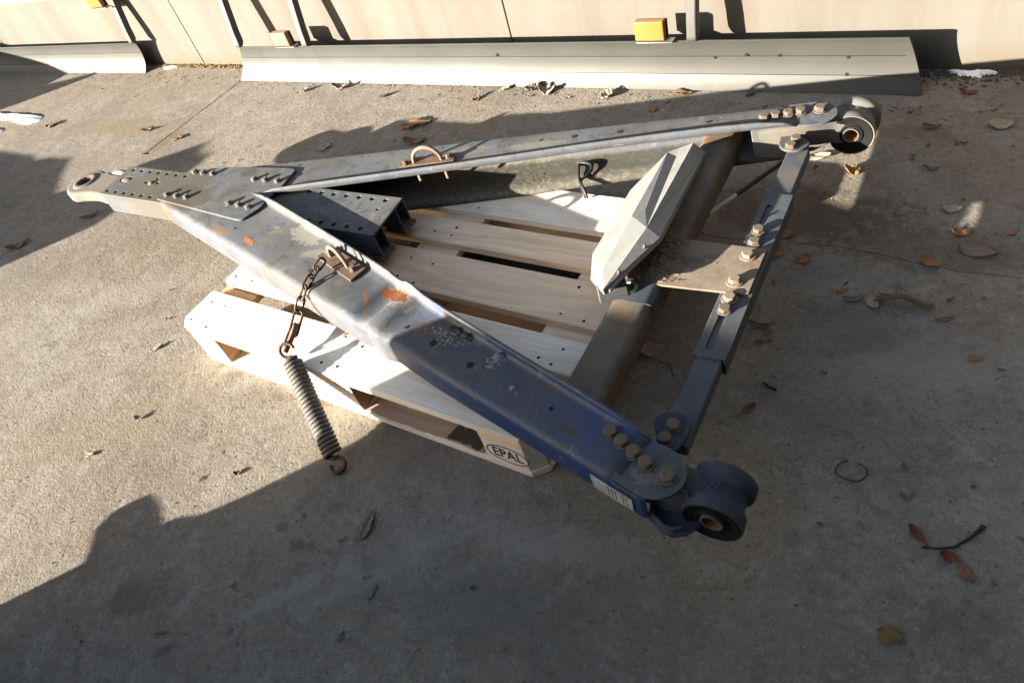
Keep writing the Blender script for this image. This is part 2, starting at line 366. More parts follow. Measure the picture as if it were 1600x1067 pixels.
def join(datas):
    V, F = [], []
    for vs, fs in datas:
        k = len(V); V += [tuple(v) for v in vs]; F += [[i+k for i in f] for f in fs]
    return V, F
def xf(data, M): return [M @ Vector(v) for v in data[0]], data[1]
def tube_data(pts, r, seg=10, closed=False, caps=True):
    pts = [Vector(p) for p in pts]; n = len(pts); vs = []; up = None
    for i in range(n):
        if closed: t = (pts[(i+1) % n]-pts[i-1]).normalized()
        else: t = (pts[min(i+1, n-1)]-pts[max(i-1, 0)]).normalized()
        if up is None:
            up = t.orthogonal().normalized()
        else:
            up = (up - t*up.dot(t)).normalized()
        b = t.cross(up); rr = r[i] if isinstance(r, (list, tuple)) else r
        for k in range(seg):
            a = 2*math.pi*k/seg; vs.append(pts[i]+(up*math.cos(a)+b*math.sin(a))*rr)
    fs = []
    for i in range(n if closed else n-1):
        j = (i+1) % n
        off = 0
        if closed and j == 0:   # match the frames where the loop closes
            best = min(range(seg), key=lambda q: (vs[i*seg]-vs[q]).length); off = best
        for k in range(seg):
            a, b_ = i*seg+k, i*seg+(k+1) % seg
            c, d = j*seg+(k+1+off) % seg, j*seg+(k+off) % seg
            fs.append([a, b_, c, d])
    if caps and not closed:
        fs.append(list(range(seg))[::-1]); fs.append(list(range((n-1)*seg, n*seg)))
    return vs, fs
def lathe_data(prof, seg=40):     # profile of (radius, height) round local z
    vs = []; n = len(prof)
    for k in range(seg):
        a = 2*math.pi*k/seg
        for r, h in prof: vs.append((r*math.cos(a), r*math.sin(a), h))
    fs = []
    for k in range(seg):
        j = (k+1) % seg
        for i in range(n-1): fs.append([k*n+i, j*n+i, j*n+i+1, k*n+i+1])
    return vs, fs
def plate_holes(outer, holes, z0, z1):
    bm = bmesh.new(); es = []
    for loop in [outer]+holes:
        v = [bm.verts.new((x, y, z1)) for x, y in loop]
        for i in range(len(v)): es.append(bm.edges.new((v[i], v[(i+1) % len(v)])))
    bmesh.ops.triangle_fill(bm, edges=es, use_beauty=True, use_dissolve=False)
    fs = bm.faces[:]
    r = bmesh.ops.extrude_face_region(bm, geom=fs)
    for g in r["geom"]:
        if isinstance(g, bmesh.types.BMVert): g.co.z = z0
    bmesh.ops.recalc_face_normals(bm, faces=bm.faces[:])
    me = bpy.data.meshes.new("plate"); bm.to_mesh(me); bm.free(); return me
def circ(x, y, r, n=14): return [(x+r*math.cos(2*math.pi*k/n), y+r*math.sin(2*math.pi*k/n)) for k in range(n)]
def slot(x, y0, y1, r, n=6):
    return [(x+r*math.cos(math.pi*k/n), y1+r*math.sin(math.pi*k/n)) for k in range(n+1)] + \
           [(x+r*math.cos(math.pi+math.pi*k/n), y0+r*math.sin(math.pi+math.pi*k/n)) for k in range(n+1)]
def rbox(x0, x1, y0, y1, r=.01, n=3, flip=None):
    pts = []
    for cx, cy, a0 in ((x1-r, y1-r, 0), (x0+r, y1-r, 90), (x0+r, y0+r, 180), (x1-r, y0+r, 270)):
        for k in range(n+1): a = R(a0+90*k/n); pts.append((cx+r*math.cos(a), cy+r*math.sin(a)))
    return pts
def thing(name, label, cat, loc=(0, 0, 0), rz=0, group=None):
    o = bpy.data.objects.new(name, None); col.objects.link(o); o.location = loc; o.rotation_euler.z = rz
    o.empty_display_size = .05
    o['label'] = label; o['category'] = cat
    if group: o['group'] = group
    return o
def tag(o, label, cat, group=None):
    o['label'] = label; o['category'] = cat
    if group: o['group'] = group
    return o
def struct(o): o['kind'] = 'structure'; return o
def stuff(o): o['kind'] = 'stuff'; return o
def share(name, o, parent, loc, rot=(0, 0, 0), scale=(1, 1, 1)):
    c = o.copy(); c.name = name; col.objects.link(c); c.parent = parent; c.location = loc; c.rotation_euler = rot; c.scale = scale
    return c
def noisy(me, amp, seed=0, fr=30):
    from mathutils import noise
    for v in me.vertices:
        d = noise.noise_vector(Vector(v.co)*fr+Vector((seed*3.1, seed, 0))); v.co += d*amp
    me.update()

# ------------------------------------------------------------------ ground
def wander(x0, x1, y, amp, step, seed, extra=None):
    r = random.Random(seed); pts = []; x = x0; v = 0
    n = max(2, int((x1-x0)/step))
    for i in range(n+1):
        v = v*.75+r.uniform(-amp, amp); pts.append((x0+(x1-x0)*i/n, y+v+(extra(x0+(x1-x0)*i/n) if extra else 0)))
    return pts
ground = link("ground", boxm(-60, 60, -60, 60, -.30, -.012), "pitch"); struct(ground)
cr = lambda x: .012*math.sin(x*5)+.008*math.sin(x*13)
line = wander(-7, 7, .868, .0035, .025, 3, cr)
south = line + [(60, .868), (60, -60), (-60, -60), (-60, .868)]
up = [(x, y+.0022) for x, y in line]
left_top = [p for p in up if p[0] < -1.456]; right_top = [p for p in up if p[0] > -1.449]
jl = [(-1.4560+a*.6, y) for y, a in wander(.88, 1.70, 0, .003, .03, 9)]
jr = [(x+.0075, y) for x, y in jl]
north_l = left_top + jl + [(-1.456, 60), (-60, 60), (-60, .87)]
north_r = jr[::-1] + right_top + [(60, .87), (60, 60), (-1.449, 60)]
for poly in (south, north_l, north_r):
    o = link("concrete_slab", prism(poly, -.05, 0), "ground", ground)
# grit lying loose on the slabs
def grit(n, area, smin, smax, seed, zf=lambda x, y: 0, sq=1.0):
    r = random.Random(seed); D = []
    for _ in range(n):
        x, y = area(r); s = smin+(smax-smin)*r.random()**3
        a = r.uniform(0, 6.28); ca, sa = math.cos(a), math.sin(a)
        k1, k2, k3 = (r.uniform(.6, 1.3) for _ in range(3)); z = zf(x, y)
        pts = [(1.0*k1, 0, .25), (0, k2, .3), (-1, 0, .2), (0, -.8, .25), (.1, .1, 1*k3*sq), (0, 0, -.3)]
        vs = [(x+s*(p[0]*ca-p[1]*sa), y+s*(p[0]*sa+p[1]*ca), z+s*p[2]) for p in pts]
        D.append((vs, [[0, 1, 4], [1, 2, 4], [2, 3, 4], [3, 0, 4], [1, 0, 5], [2, 1, 5], [3, 2, 5], [0, 3, 5]]))
    return join(D)
def areaA(r):
    while True:
        t = r.random(); y = -1.0+2.6*t**.8; x = r.uniform(-3.6, 2.3)
        if y < -.1 and x < .1-(y+.0)*-1: 
            if x < -1.6: continue
        return x, y
stuff(link("sand_grains", fromdata(*grit(15000, areaA, .0006, .0028, 1)), mat_plain("sand_grains", (.27, .245, .21), .9, var=.5, bs=300), ground))
stuff(link("dark_crumbs", fromdata(*grit(5000, areaA, .0006, .0030, 2)), "dirt", ground))
stuff(link("rail_grit", fromdata(*grit(800, lambda r: (r.uniform(-3.4, 2.3), 1.56-abs(r.gauss(0, .05))), .001, .007, 4, sq=.7)), LEAF["bark"], ground))
stuff(link("crack_moss", fromdata(*grit(420, lambda r: (-1.452+r.gauss(0, .006), r.uniform(.95, 1.69)), .0015, .006, 5, lambda x, y: -.003, sq=.6)), "moss", ground))
stuff(link("dark_soil_crumbs", fromdata(*grit(700, lambda r: (r.gauss(1.50, .24), r.gauss(1.02, .10)), .0008, .0040, 6, sq=.6)), "dirt", ground))
stuff(link("soil_under_pallet", fromdata(*grit(5200, lambda r: (r.uniform(.55, 1.18), r.uniform(.28, .80)), .002, .012, 16, sq=.8)), "dirt", ground))
stuff(link("wall_foot_moss", fromdata(*grit(1100, lambda r: ((lambda x: (x, 1.715+.03*x-abs(r.gauss(0, .014))))(r.uniform(-2.35, -1.40))), .002, .011, 8, sq=.9)), "moss", ground))
stuff(link("wall_foot_soil", fromdata(*grit(1500, lambda r: ((lambda x: (x, 1.715+.03*x-abs(r.gauss(0, .035))))(r.uniform(1.60, 2.4))), .002, .009, 9, sq=.9)), "dirt", ground))

# ------------------------------------------------------------------ wall
wall = bpy.data.objects.new("wall", boxm(-30, 30, .02, .26, -.1, 1.32)); col.objects.link(wall); wall.data.materials.append(G["pitch"])
wall.location = (0, 1.722, 0); wall.rotation_euler.z = math.atan(.03); struct(wall)
xb = .133
for k in range(-7, 8):
    x0, x1 = xb+2.053*k, xb+2.053*(k+1)
    link("wall_panel", boxm(x0+.0022, x1-.0022, 0, .06, -.02, 1.30), "wall", wall, bevel=.003)

link("wall_coping", boxm(-30, 30, -.03, .31, 1.322, 1.37), "ground", wall, bevel=.006)
# unseen halls added round the yard only to screen much of the sky
def hall(label, x0, x1, y0, y1, h):
    t = thing("sky_screen_hall", label, "hall", ((x0+x1)/2, (y0+y1)/2, 0), 0, "added halls that screen the sky")
    hx, hy = (x1-x0)/2, (y1-y0)/2
    link("sky_screen_wall", boxm(-hx, hx, -hy, hy, 0, h), "clad", t)
    link("roof", fromdata([(-hx-.4, -hy-.4, h+.002), (hx+.4, -hy-.4, h+.002), (hx+.4, hy+.4, h+.002), (-hx-.4, hy+.4, h+.002), (-hx-.4, 0, h+1.4), (hx+.4, 0, h+1.4)],
         [[0, 1, 5, 4], [2, 3, 4, 5], [0, 4, 3], [1, 2, 5], [0, 3, 2, 1]]), "roofing", t)
    for k in (-.5, 0, .5):
        link("sky_screen_door", boxm(hx*k-1.6, hx*k+1.6, -hy-.06, -hy-.004, 0, 3.6), "skip", t, bevel=.01)
        link("sky_screen_door", boxm(-hx-.06, -hx-.004, hy*k-1.6, hy*k+1.6, 0, 3.6), "skip", t, bevel=.01)
hall("added sky-screening hall on the right side of the yard, outside the picture", 5.5, 17, -16, 14, 9)
hall("added sky-screening hall behind the cream wall, outside the picture", -18, 4.5, 5.0, 14, 5.0)
hall("added sky-screening hall on the left side of the yard, outside the picture", -22, -8.5, -1.5, 3.6, 4.5)
hall("added sky-screening hall across the yard behind the photographer, outside the picture", 1.2, 5.2, -19, -5.5, 8)

# ------------------------------------------------------------------ side guards leaning on the wall
prof = [(0, 0), (.010, .014), (.019, .030), (.026, .048), (.030, .068), (.0315, .090), (.0310, .110), (.0285, .130), (.0245, .150), (.0205, .162), (.0165, .170)]
def strip(x0, x1, z0, z1, zoff=0, yoff=0, th=.004, rake=0, rake0=0):
    def yy(z):
        for (a, b), (c, d) in zip(prof, prof[1:]):
            if z <= d+1e-9: return a+(c-a)*(z-b)/(d-b)
        return prof[-1][0]
    zs = [z0]+[p[1] for p in prof if z0+.003 < p[1] < z1-.003]+[z1]
    L = [(yy(z)+yoff, z+zoff) for z in zs]
    vs = [(x-z*(rake if x == x1 else -rake0), y, z) for x in (x0, x1) for y, z in L] + [(x-z*(rake if x == x1 else -rake0), y+th, z) for x in (x0, x1) for y, z in L]
    n = len(L); fs = []
    for i in range(n-1):
        fs += [[i, n+i, n+i+1, i+1], [2*n+i, 2*n+i+1, 3*n+i+1, 3*n+i]]
    fs += [[0, 2*n, 3*n, n], [n-1, 2*n-1, 4*n-1, 3*n-1]]
    for s, a in ((0, 0), (n, n)):
        for i in range(n-1): fs.append([a+i, a+i+1, 2*n+a+i+1, 2*n+a+i])
    return fromdata(vs, fs)
def guard(label, loc, rz, x0, x1, seams, posts, lamps, holes, endcap=None, tilt=.045):
    t = thing("side_guard", label, "side guard", loc, rz, "side guards leaning against the wall")
    cuts = [x0]+seams+[x1]
    for lvl, (zo, yo) in enumerate(((0.0, 0), (.42, .050))):
        for a, b in zip(cuts, cuts[1:]):
            for z0, z1 in ((0.0, .0462), (.0484, .1072), (.1094, .1700)):
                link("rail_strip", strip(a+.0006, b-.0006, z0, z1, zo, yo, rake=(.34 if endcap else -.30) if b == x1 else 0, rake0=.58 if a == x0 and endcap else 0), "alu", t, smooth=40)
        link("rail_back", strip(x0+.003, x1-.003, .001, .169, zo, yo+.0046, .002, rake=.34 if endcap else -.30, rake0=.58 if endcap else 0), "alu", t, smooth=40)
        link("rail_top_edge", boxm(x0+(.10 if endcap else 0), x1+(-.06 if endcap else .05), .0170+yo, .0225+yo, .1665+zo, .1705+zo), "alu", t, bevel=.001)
    for px in posts:
        # J-shaped post: foot hooked on the rail's top edge, rising beside the wall
        w_, d_ = .036, .038
        pts = []
        y0 = .012
        vs = []
        path = [(y0-.006, .1712), (y0-.009, .178), (y0-.007, .190), (y0-.004, .212), (y0-.001, .24), (y0+tilt, .76)]
        for (y, z) in path:
            dd = d_*(.45 if z < .175 else .8 if z < .185 else 1)
            vs += [(px-w_/2, y, z), (px+w_/2, y, z), (px+w_/2, y+dd, z), (px-w_/2, y+dd, z)]
        fs = [[0, 1, 2, 3][::-1]]
        for i in range(len(path)-1):
            for k in range(4): fs.append([4*i+k, 4*i+(k+1) % 4, 4*i+4+(k+1) % 4, 4*i+4+k])
        fs.append([4*(len(path)-1)+k for k in range(4)])
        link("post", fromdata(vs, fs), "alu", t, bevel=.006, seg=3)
    for lx, z, mt, lab, wd, hh in lamps:
        l = link("side_marker_lamp", prism(rbox(lx, lx+wd, .002, .030, .006), z, z+hh), mt, t, bevel=.004)
        if lab: l['label'] = lab
        link("lamp_back", boxm(lx-.002, lx+wd+.002, .0305, .040, z-.002, z+hh-.004), "black", l, bevel=.002)
        link("lamp_bracket", boxm(lx+.004, lx+wd+.028, -.002, .034, z-.0065, z-.0025), "steel", l, bevel=.001)
    D = [xf(lathe_data([(0, 0), (.0055, 0), (.0055, .0012), (0, .0012)], 10), Matrix.Translation((hx, hy, hz)) @ Matrix.Rotation(R(78), 4, 'X')) for hx, hy, hz in holes]
    if D: stuff(link("screw_holes", fromdata(*join(D)), "hole", t))
    if endcap is not None:
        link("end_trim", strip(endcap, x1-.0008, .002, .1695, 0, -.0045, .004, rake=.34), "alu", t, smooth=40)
    return t
guard("long grey aluminium side guard with two amber lamps behind the drawbar", (-1.459, 1.517, .002), R(1.843), .006, 3.106, [.605], [.116, .580, 2.402],
      [(.388, .178, "fade", "faded pinkish marker lamp", .100, .062), (2.203, .178, "amber", None, .106, .066)],
      [(2.575, .0265, .1145), (2.47, .0300, .105), (2.68, .0290, .112), (2.885, .0300, .1055), (2.885, .0255, .0500), (1.6, .027, .118)], endcap=3.045, tilt=.10)
guard("grey aluminium side guard at the left, ending short of the bare wall", (-4.6, 1.437, .002), R(2.84), 0, 2.255, [], [.45, 2.290],
      [(2.135, .380, "amber", None, .115, .055)], [], tilt=.10)

# ------------------------------------------------------------------ old snow
def blob(name, poly, h, mat, label, cat, seed, group=None, kind=None):
    r = random.Random(seed)
    cx = sum(p[0] for p in poly)/len(poly); cy = sum(p[1] for p in poly)/len(poly)
    P = []
    for (a, b), (c, d) in zip(poly, poly[1:]+poly[:1]):
        for k in range(5): t = k/5; P.append((a+(c-a)*t+r.uniform(-.012, .012), b+(d-b)*t+r.uniform(-.008, .008)))
    vs = []; n = len(P); rings = ((1, .0005), (.93, h*.6), (.75, h), (.4, h*1.1))
    for s, z in rings: vs += [(cx+(x-cx)*s+r.uniform(-1, 1)*.004, cy+(y-cy)*s+r.uniform(-1, 1)*.003, z*r.uniform(.8, 1.2)) for x, y in P]
    vs.append((cx, cy, h)); fs = []
    for q in range(len(rings)-1):
        for i in range(n): fs.append([q*n+i, q*n+(i+1) % n, (q+1)*n+(i+1) % n, (q+1)*n+i])
    q = len(rings)-1
    for i in range(n): fs.append([q*n+i, q*n+(i+1) % n, len(vs)-1])
    o = link(name, fromdata(vs, fs), mat, smooth=60); tag(o, label, cat, group); return o
blob("snow_patch", [(-3.5, 1.02), (-3.1, 1.035), (-2.96, 1.045), (-2.70, 1.05), (-2.69, 1.0), (-2.78, .955), (-2.98, .985), (-3.4, .95)], .012, "snow",
     "white patch of old snow at the left edge of the yard", "snow patch", 1, "snow patches")
blob("snow_patch", [(-3.3, .90), (-2.93, .885), (-2.87, .868), (-2.95, .845), (-3.3, .84)], .01, "snow",
     "smaller snow patch just below the large one at the left edge", "snow patch", 2, "snow patches")
blob("snow_patch", [(1.69, 1.758), (1.75, 1.750), (1.82, 1.762), (1.80, 1.738), (1.755, 1.728), (1.70, 1.745)], .01, "snow",
     "thin line of snow at the foot of the wall right of the guard", "snow patch", 3, "snow patches")
blob("snow_patch", [(-2.24, 1.61), (-2.20, 1.63), (-2.14, 1.635), (-2.15, 1.612), (-2.2, 1.600)], .008, "snow",
     "small lump of snow beside the right end of the left side guard", "snow patch", 4, "snow patches")

# ------------------------------------------------------------------ unseen objects added beside the camera, outlines shaped to throw the long shadows
def sunplane(u, p, z): return Vector((u*math.cos(AZ)-p*math.sin(AZ), u*math.sin(AZ)+p*math.cos(AZ), z))
def silo(poly, u0, u1):      # outline (across, height) extruded along the sun's azimuth
    n = len(poly); vs = [sunplane(u0, p, z) for p, z in poly]+[sunplane(u1, p, z) for p, z in poly]
    return fromdata(vs, [list(range(n)), list(range(n, 2*n))[::-1]]+[[i, (i+1) % n, n+(i+1) % n, n+i] for i in range(n)])
K = 1.0*math.tan(EL)
t = thing("shadow_caster_near", "unseen low green skip shape added beside the camera to cast the foreground shadow", "skip", sunplane(-1.0, -2, 0))  # added caster; body and lug outlined to fit the shadow's edge
def at_world(o, t):
    o.parent = t; o.matrix_parent_inverse = Matrix.Translation(-Vector(t.location)) if t.rotation_euler.z == 0 else t.matrix_world.inverted(); return o
at_world(link("caster_body", silo([(-.592, 0), (-.590, K-.15), (-.580, K-.115), (-.560, K-.088), (-.560, K-.03), (-.590, K-.012), (-.598, K+.02), (-.604, .40+K), (-.63, .45+K), (-.97, .522+K), (-1.6, .60+K), (-4.2, .62+K), (-4.2, 0)], -1.0, -2.4), "skip"), t)
at_world(link("caster_lug", silo([(-.580, K-.034), (-.487, K-.037), (-.442, K-.043), (-.438, K-.060), (-.472, K-.074), (-.530, K-.077), (-.580, K-.082)], -1.01, -1.05), "skip", bevel=.003), t)
for pp in (-1.2, -2.0, -2.8, -3.6):
    at_world(link("caster_rib", silo([(pp-.04, .02), (pp-.04, .42+K), (pp+.04, .42+K), (pp+.04, .02)], -.955, -.9985), "skip", bevel=.004), t)
K2 = 2.6*math.tan(EL)
t = thing("shadow_caster_left", "unseen hooded block added to cast the left shadow", "shadow caster", sunplane(-2.6, 1.8, 0))  # added caster, its hood outline fitted to the left shadow
at_world(link("housing", silo([(1.18, 0), (1.18, K2-.10), (1.215, K2-.086), (1.25, K2-.03), (1.307, K2+.014), (1.368, K2+.037), (1.44, K2+.025), (1.514, K2+.035), (1.585, K2-.048), (1.61, K2-.12), (1.68, K2-.154), (1.87, K2-.15), (2.01, K2-.141), (2.128, K2-.168), (2.186, K2-.191), (2.26, K2-.197), (2.55, K2-.256), (2.9, K2-.33), (2.9, 0)], -2.6, -3.3), "rust"), t)
t = thing("shadow_caster_far_left", "unseen leaning plate added to cast the upper left shadow", "rack", sunplane(-2.6, 3.7, 0))  # added caster, cut to the shape of the upper left shadow
at_world(link("caster_plate", silo([(3.29, 0), (3.29, K2-.30), (3.23, K2-.217), (3.183, K2-.123), (3.20, K2-.112), (3.27, K2-.150), (3.383, K2-.205), (3.43, K2-.17), (3.6, K2-.15), (4.4, K2-.12), (4.4, 0)], -2.6, -2.66), "rust"), t)

# ------------------------------------------------------------------ pallet
pal = thing("euro_pallet", "pale wooden pallet with a branded corner block lying under the drawbar", "pallet")
def chf(x0, x1, y0, y1, c=.032, corners=()):
    P = []
    for nm, x, y, sx_, sy_ in (("sw", x0, y0, 1, 1), ("se", x1, y0, -1, 1), ("ne", x1, y1, -1, -1), ("nw", x0, y1, 1, -1)):
        if nm in corners:
            a, b = (x+sx_*c, y), (x, y+sy_*c)
            P += [b, a] if nm in ("sw", "ne") else [a, b]
        else: P.append((x, y))
    return P
def wood(name, poly, z0, z1, mt, seedv=0, b=.0022):
    me = prism(poly, z0, z1)
    return link(name, me, mt, pal, bevel=b, seg=2)
rows = [(0, .145, ("sw", "se"), "wood"), (.18625, .28625, (), "wood"), (.3275, .4725, (), "wood2"), (.51375, .61375, (), "wood2"), (.655, .80, ("nw", "ne"), "wood")]
for y0, y1, cs, mt in rows:
    if y0 == .18625: wood("deck_board", [(.012, y0), (1.2, y0), (1.2, y1), (0, y1), (0, y0+.012)], .1222, .144, mt, b=.005)
    else: wood("deck_board", chf(0, 1.2, y0, y1, .03, cs), .1222, .144, mt)
wood("deck_board", [(0, .0), (0, .0)], 0, 0, "wood") if False else None
for x0, x1 in ((.0, .145), (.5275, .6725), (1.055, 1.2)):
    cs = ("sw", "nw") if x0 == 0 else ("se", "ne") if x1 == 1.2 else ()
    wood("stringer_board", chf(x0+.001, x1-.001, .001, .799, .03, cs), .1002, .1220, "wood2" if x0 else "wood3", b=.0015)
for y0, y1 in ((0, .1), (.3275, .4725), (.70, .80)):
    cs = ("sw", "se") if y0 == 0 else ("nw", "ne") if y1 == .8 else ()
    wood("bottom_board", chf(0, 1.2, y0, y1, .03, cs), .0005, .0218, "wood2" if y0 else "wood")
    for x0, x1 in ((.0, .145), (.5275, .6725), (1.055, 1.2)):
        c2 = tuple(c for c in cs if (c[1] == 'w' and x0 == 0) or (c[1] == 'e' and x1 == 1.2))
        bk = wood("block", chf(x0+.0015, x1-.0015, y0+.0015, y1-.0015, .03, c2), .0220, .1000, "wood3" if y0 else "wood")
        if not y0:      # sawn sides are darker than the weathered front
            bk.data.materials.append(G["wood3"])
            for f in bk.data.polygons:
                if abs(f.normal.x) > .9: f.material_index = 1
nail = link("nail", fromdata(*lathe_data([(0, .0003), (.0038, .0003), (.0045, 0), (.0045, -.002)], 10)), "ink", pal)
first = True
for x0, x1 in ((.0, .145), (.5275, .6725), (1.055, 1.2)):
    for y0, y1, cs, mt in rows:
        wide = y1-y0 > .12
        spots = [(x0+.035, y0+.035), (x0+.105, y0+.028), (x0+.045, y1-.032), (x0+.112, y1-.04)] if wide else [(x0+.04, y0+.03), (x0+.10, y1-.035), (x0+.095, y0+.025)]
        for sx_, sy_ in spots:
            px_, py_ = sx_+rng.uniform(-.012, .012), sy_+rng.uniform(-.01, .01)
            if first: nail.location = (px_, py_, .1442); first = False
            else: share("nail", nail, pal, (px_, py_, .1442), scale=(rng.uniform(.8, 1.2),)*2+(1,))
r0 = random.Random(5)
# the near bottom board: bleached front edge, under-deck shade painted on its face
bp = [(.675+.016*k+r0.uniform(-.003, .003), .0030+r0.uniform(-.001, .003)) for k in range(24)]; bq = [(1.053-.016*k, .098+r0.uniform(-.001, .001)) for k in range(24)]
link("shaded_face", prism(bp+bq, .0222, .0232), "wood4", pal)
bp = [(.930+.009*k+r0.uniform(-.003, .003), .005+r0.uniform(-.002, .006)) for k in range(12)]; bq = [(1.04-.010*k+r0.uniform(-.003, .003), .050+r0.uniform(-.010, .008)) for k in range(11)]
link("bark_remnant", prism(bp+bq, .0236, .0262), "dirt", pal, bevel=.001)
bp = [(.148, .0035), (.30, .004), (.40, .0035), (.525, .0045), (.525, .098), (.148, .098)]
def text_mesh(s, size, mat, parent, name, M, extr=.0003, sx_=1):
    cu = bpy.data.curves.new("t", 'FONT'); cu.body = s; cu.size = size; cu.align_x = 'CENTER'; cu.align_y = 'CENTER'; cu.extrude = extr; cu.offset = size*.012
    o = bpy.data.objects.new("t", cu); col.objects.link(o); bpy.context.view_layer.update()
    me = bpy.data.meshes.new_from_object(o.evaluated_get(bpy.context.evaluated_depsgraph_get())); bpy.data.objects.remove(o)
    me.transform(Matrix.Diagonal((sx_, 1, 1, 1))); me.transform(M)
    me.materials.clear()
    return link(name, me, mat, parent)
def oval(cx, cz, a, b, wdt, y, n=40):
    vs = []
    for k in range(n):
        t = 2*math.pi*k/n
        for q in (0, wdt):
            for yy in (y, y+.0006): vs.append((cx+(a-q)*math.cos(t), yy, cz+(b-q)*math.sin(t)))
    fs = []
    for k in range(n):
        j = (k+1) % n
        for p, q in ((0, 2), (2, 3), (3, 1), (1, 0)): fs.append([4*k+p, 4*k+q, 4*j+q, 4*j+p])
    return fromdata(vs, fs)
MX = Matrix.Translation((1.1195, .0011, .060)) @ Matrix.Rotation(R(90), 4, 'X')
text_mesh("EPAL", .046, "ink", pal, "branded_letters", MX, sx_=.80)
link("branded_oval", oval(1.1195, .0595, .0555, .0315, .0026, .0007), "ink", pal)
link("branded_oval", oval(.088, .0595, .050, .0305, .0022, .0007), "scorch", pal)
# ------------------------------------------------------------------ drawbar
DB = thing("trailer_drawbar", "dusty dark blue V-shaped steel trailer drawbar lying across the pallet", "drawbar", (.001, .443, 0), R(2.2))
def lerp(tab, x):
    if x <= tab[0][0]: return tab[0][1]
    for (a, b), (c, d) in zip(tab, tab[1:]):
        if x <= c: return b+(d-b)*(x-a)/(c-a)
    return tab[-1][1]
WID = [(0, .090), (.06, .12), (.30, .185), (.45, .186), (.79, .168), (1.0, .155), (1.2, .141), (1.34, .129), (1.55, .118), (1.9, .102)]
def beam(side, A, ang, joggle):
    """C-section beam; L runs along its outer edge, q inwards, z up; side +1 = inward is +y"""
    ca, sa = math.cos(ang), math.sin(ang)
    def P(L, q, z): return Vector((A[0]+L*ca-side*q*sa, A[1]+L*sa+side*q*ca, z))
    zt_ = [(0, .2615), (1.095, .2615), (1.115, .2540), (1.133, .2510), (1.150, .2530), (1.168, .2625), (1.185, .2655), (1.203, .2650), (1.218, .2590), (1.235, .2545), (1.25, .2535), (1.9, .2535)] if joggle else \
          [(0, .2615), (1.5, .2605), (1.9, .2560)]
    qo_ = [(0, 0), (1.11, 0), (1.15, .009), (1.18, -.001), (1.21, -.001), (1.24, .008), (1.4, .002), (1.9, 0)] if joggle else [(0, 0), (1.9, 0)]
    st = sorted(set([.0, .03, .06, .12, .2, .3, .4, .5, .62, .75, .88, 1.0, 1.08, 1.095, 1.105, 1.115, 1.124, 1.133, 1.142, 1.150, 1.159, 1.168, 1.176, 1.185, 1.194, 1.203, 1.211, 1.218, 1.226, 1.235, 1.242, 1.25, 1.3, 1.4, 1.5, 1.6, 1.7, 1.8, 1.86, 1.895]))
    rows = []; r = .017
    for L in st:
        w_, zt, qo = lerp(WID, L), lerp(zt_, L), lerp(qo_, L); zb = lerp([(0, .167), (1.2, .166), (1.9, .182)], L)
        lip = lerp([(0, .0), (.30, 0), (.36, .022), (.5, .027), (1.7, .027), (1.84, .022), (1.895, .004)], L)
        pts = [(w_, zt+lip), (w_-.001, zt+lip*.6), (w_-.003, zt+min(lip, .007)), (w_-.010, zt+min(lip, .0015)), (w_-.016, zt), (w_*.6, zt), (w_*.3, zt)]
        for k in range(6):
            a = R(90*k/5); pts.append((qo+r-r*math.sin(a), zt-r+r*math.cos(a)))
        for k in range(6):
            a = R(90*k/5); pts.append((qo+r-r*math.cos(a), zb+r-r*math.sin(a)))
        pts += [(w_*.4, zb), (w_*.7, zb), (w_-.034, zb), (w_-.020, zb-.003), (w_-.010, zb-.010), (w_-.006, zb-.0205)]
        rows.append([P(L, q, z) for q, z in pts])
    n = len(rows[0]); vs = [v for rw in rows for v in rw]
    fs = [[i*n+k, i*n+k+1, (i+1)*n+k+1, (i+1)*n+k] for i in range(len(rows)-1) for k in range(n-1)]
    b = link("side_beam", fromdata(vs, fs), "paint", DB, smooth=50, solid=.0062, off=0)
    # rounded tongue at the bearing end
    c0 = 1.938; rr = .0535; pts = []
    hw = .102
    out = [(1.882, .0016), (c0, .0018)]
    for k in range(1, 12):
        a = R(-90+180*k/12); out.append((c0+rr*math.cos(a), .0535+rr*math.sin(a)*.98))
    out += [(1.93, .1065), (1.897, .1035), (1.896, .0930), (1.882, .0930)]
    pl = [(P(L, q, 0).x, P(L, q, 0).y) for L, q in out]
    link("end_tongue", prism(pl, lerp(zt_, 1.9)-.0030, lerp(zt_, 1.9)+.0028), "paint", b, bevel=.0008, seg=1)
    wl = [(1.884, -.0027), (1.945, -.0020), (1.953, .004), (1.946, .009), (1.940, .0035), (1.884, .0027)]
    pl = [(P(L, q, 0).x, P(L, q, 0).y) for L, q in wl]
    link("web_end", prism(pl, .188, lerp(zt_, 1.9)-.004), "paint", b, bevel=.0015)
    return b, P
NA, FA = math.atan(-.265), math.atan(.2889)
nb, PN = beam(+1, (-.41, -.0865), NA, True)
fb, PF = beam(-1, (-.39, .0900), FA, False)
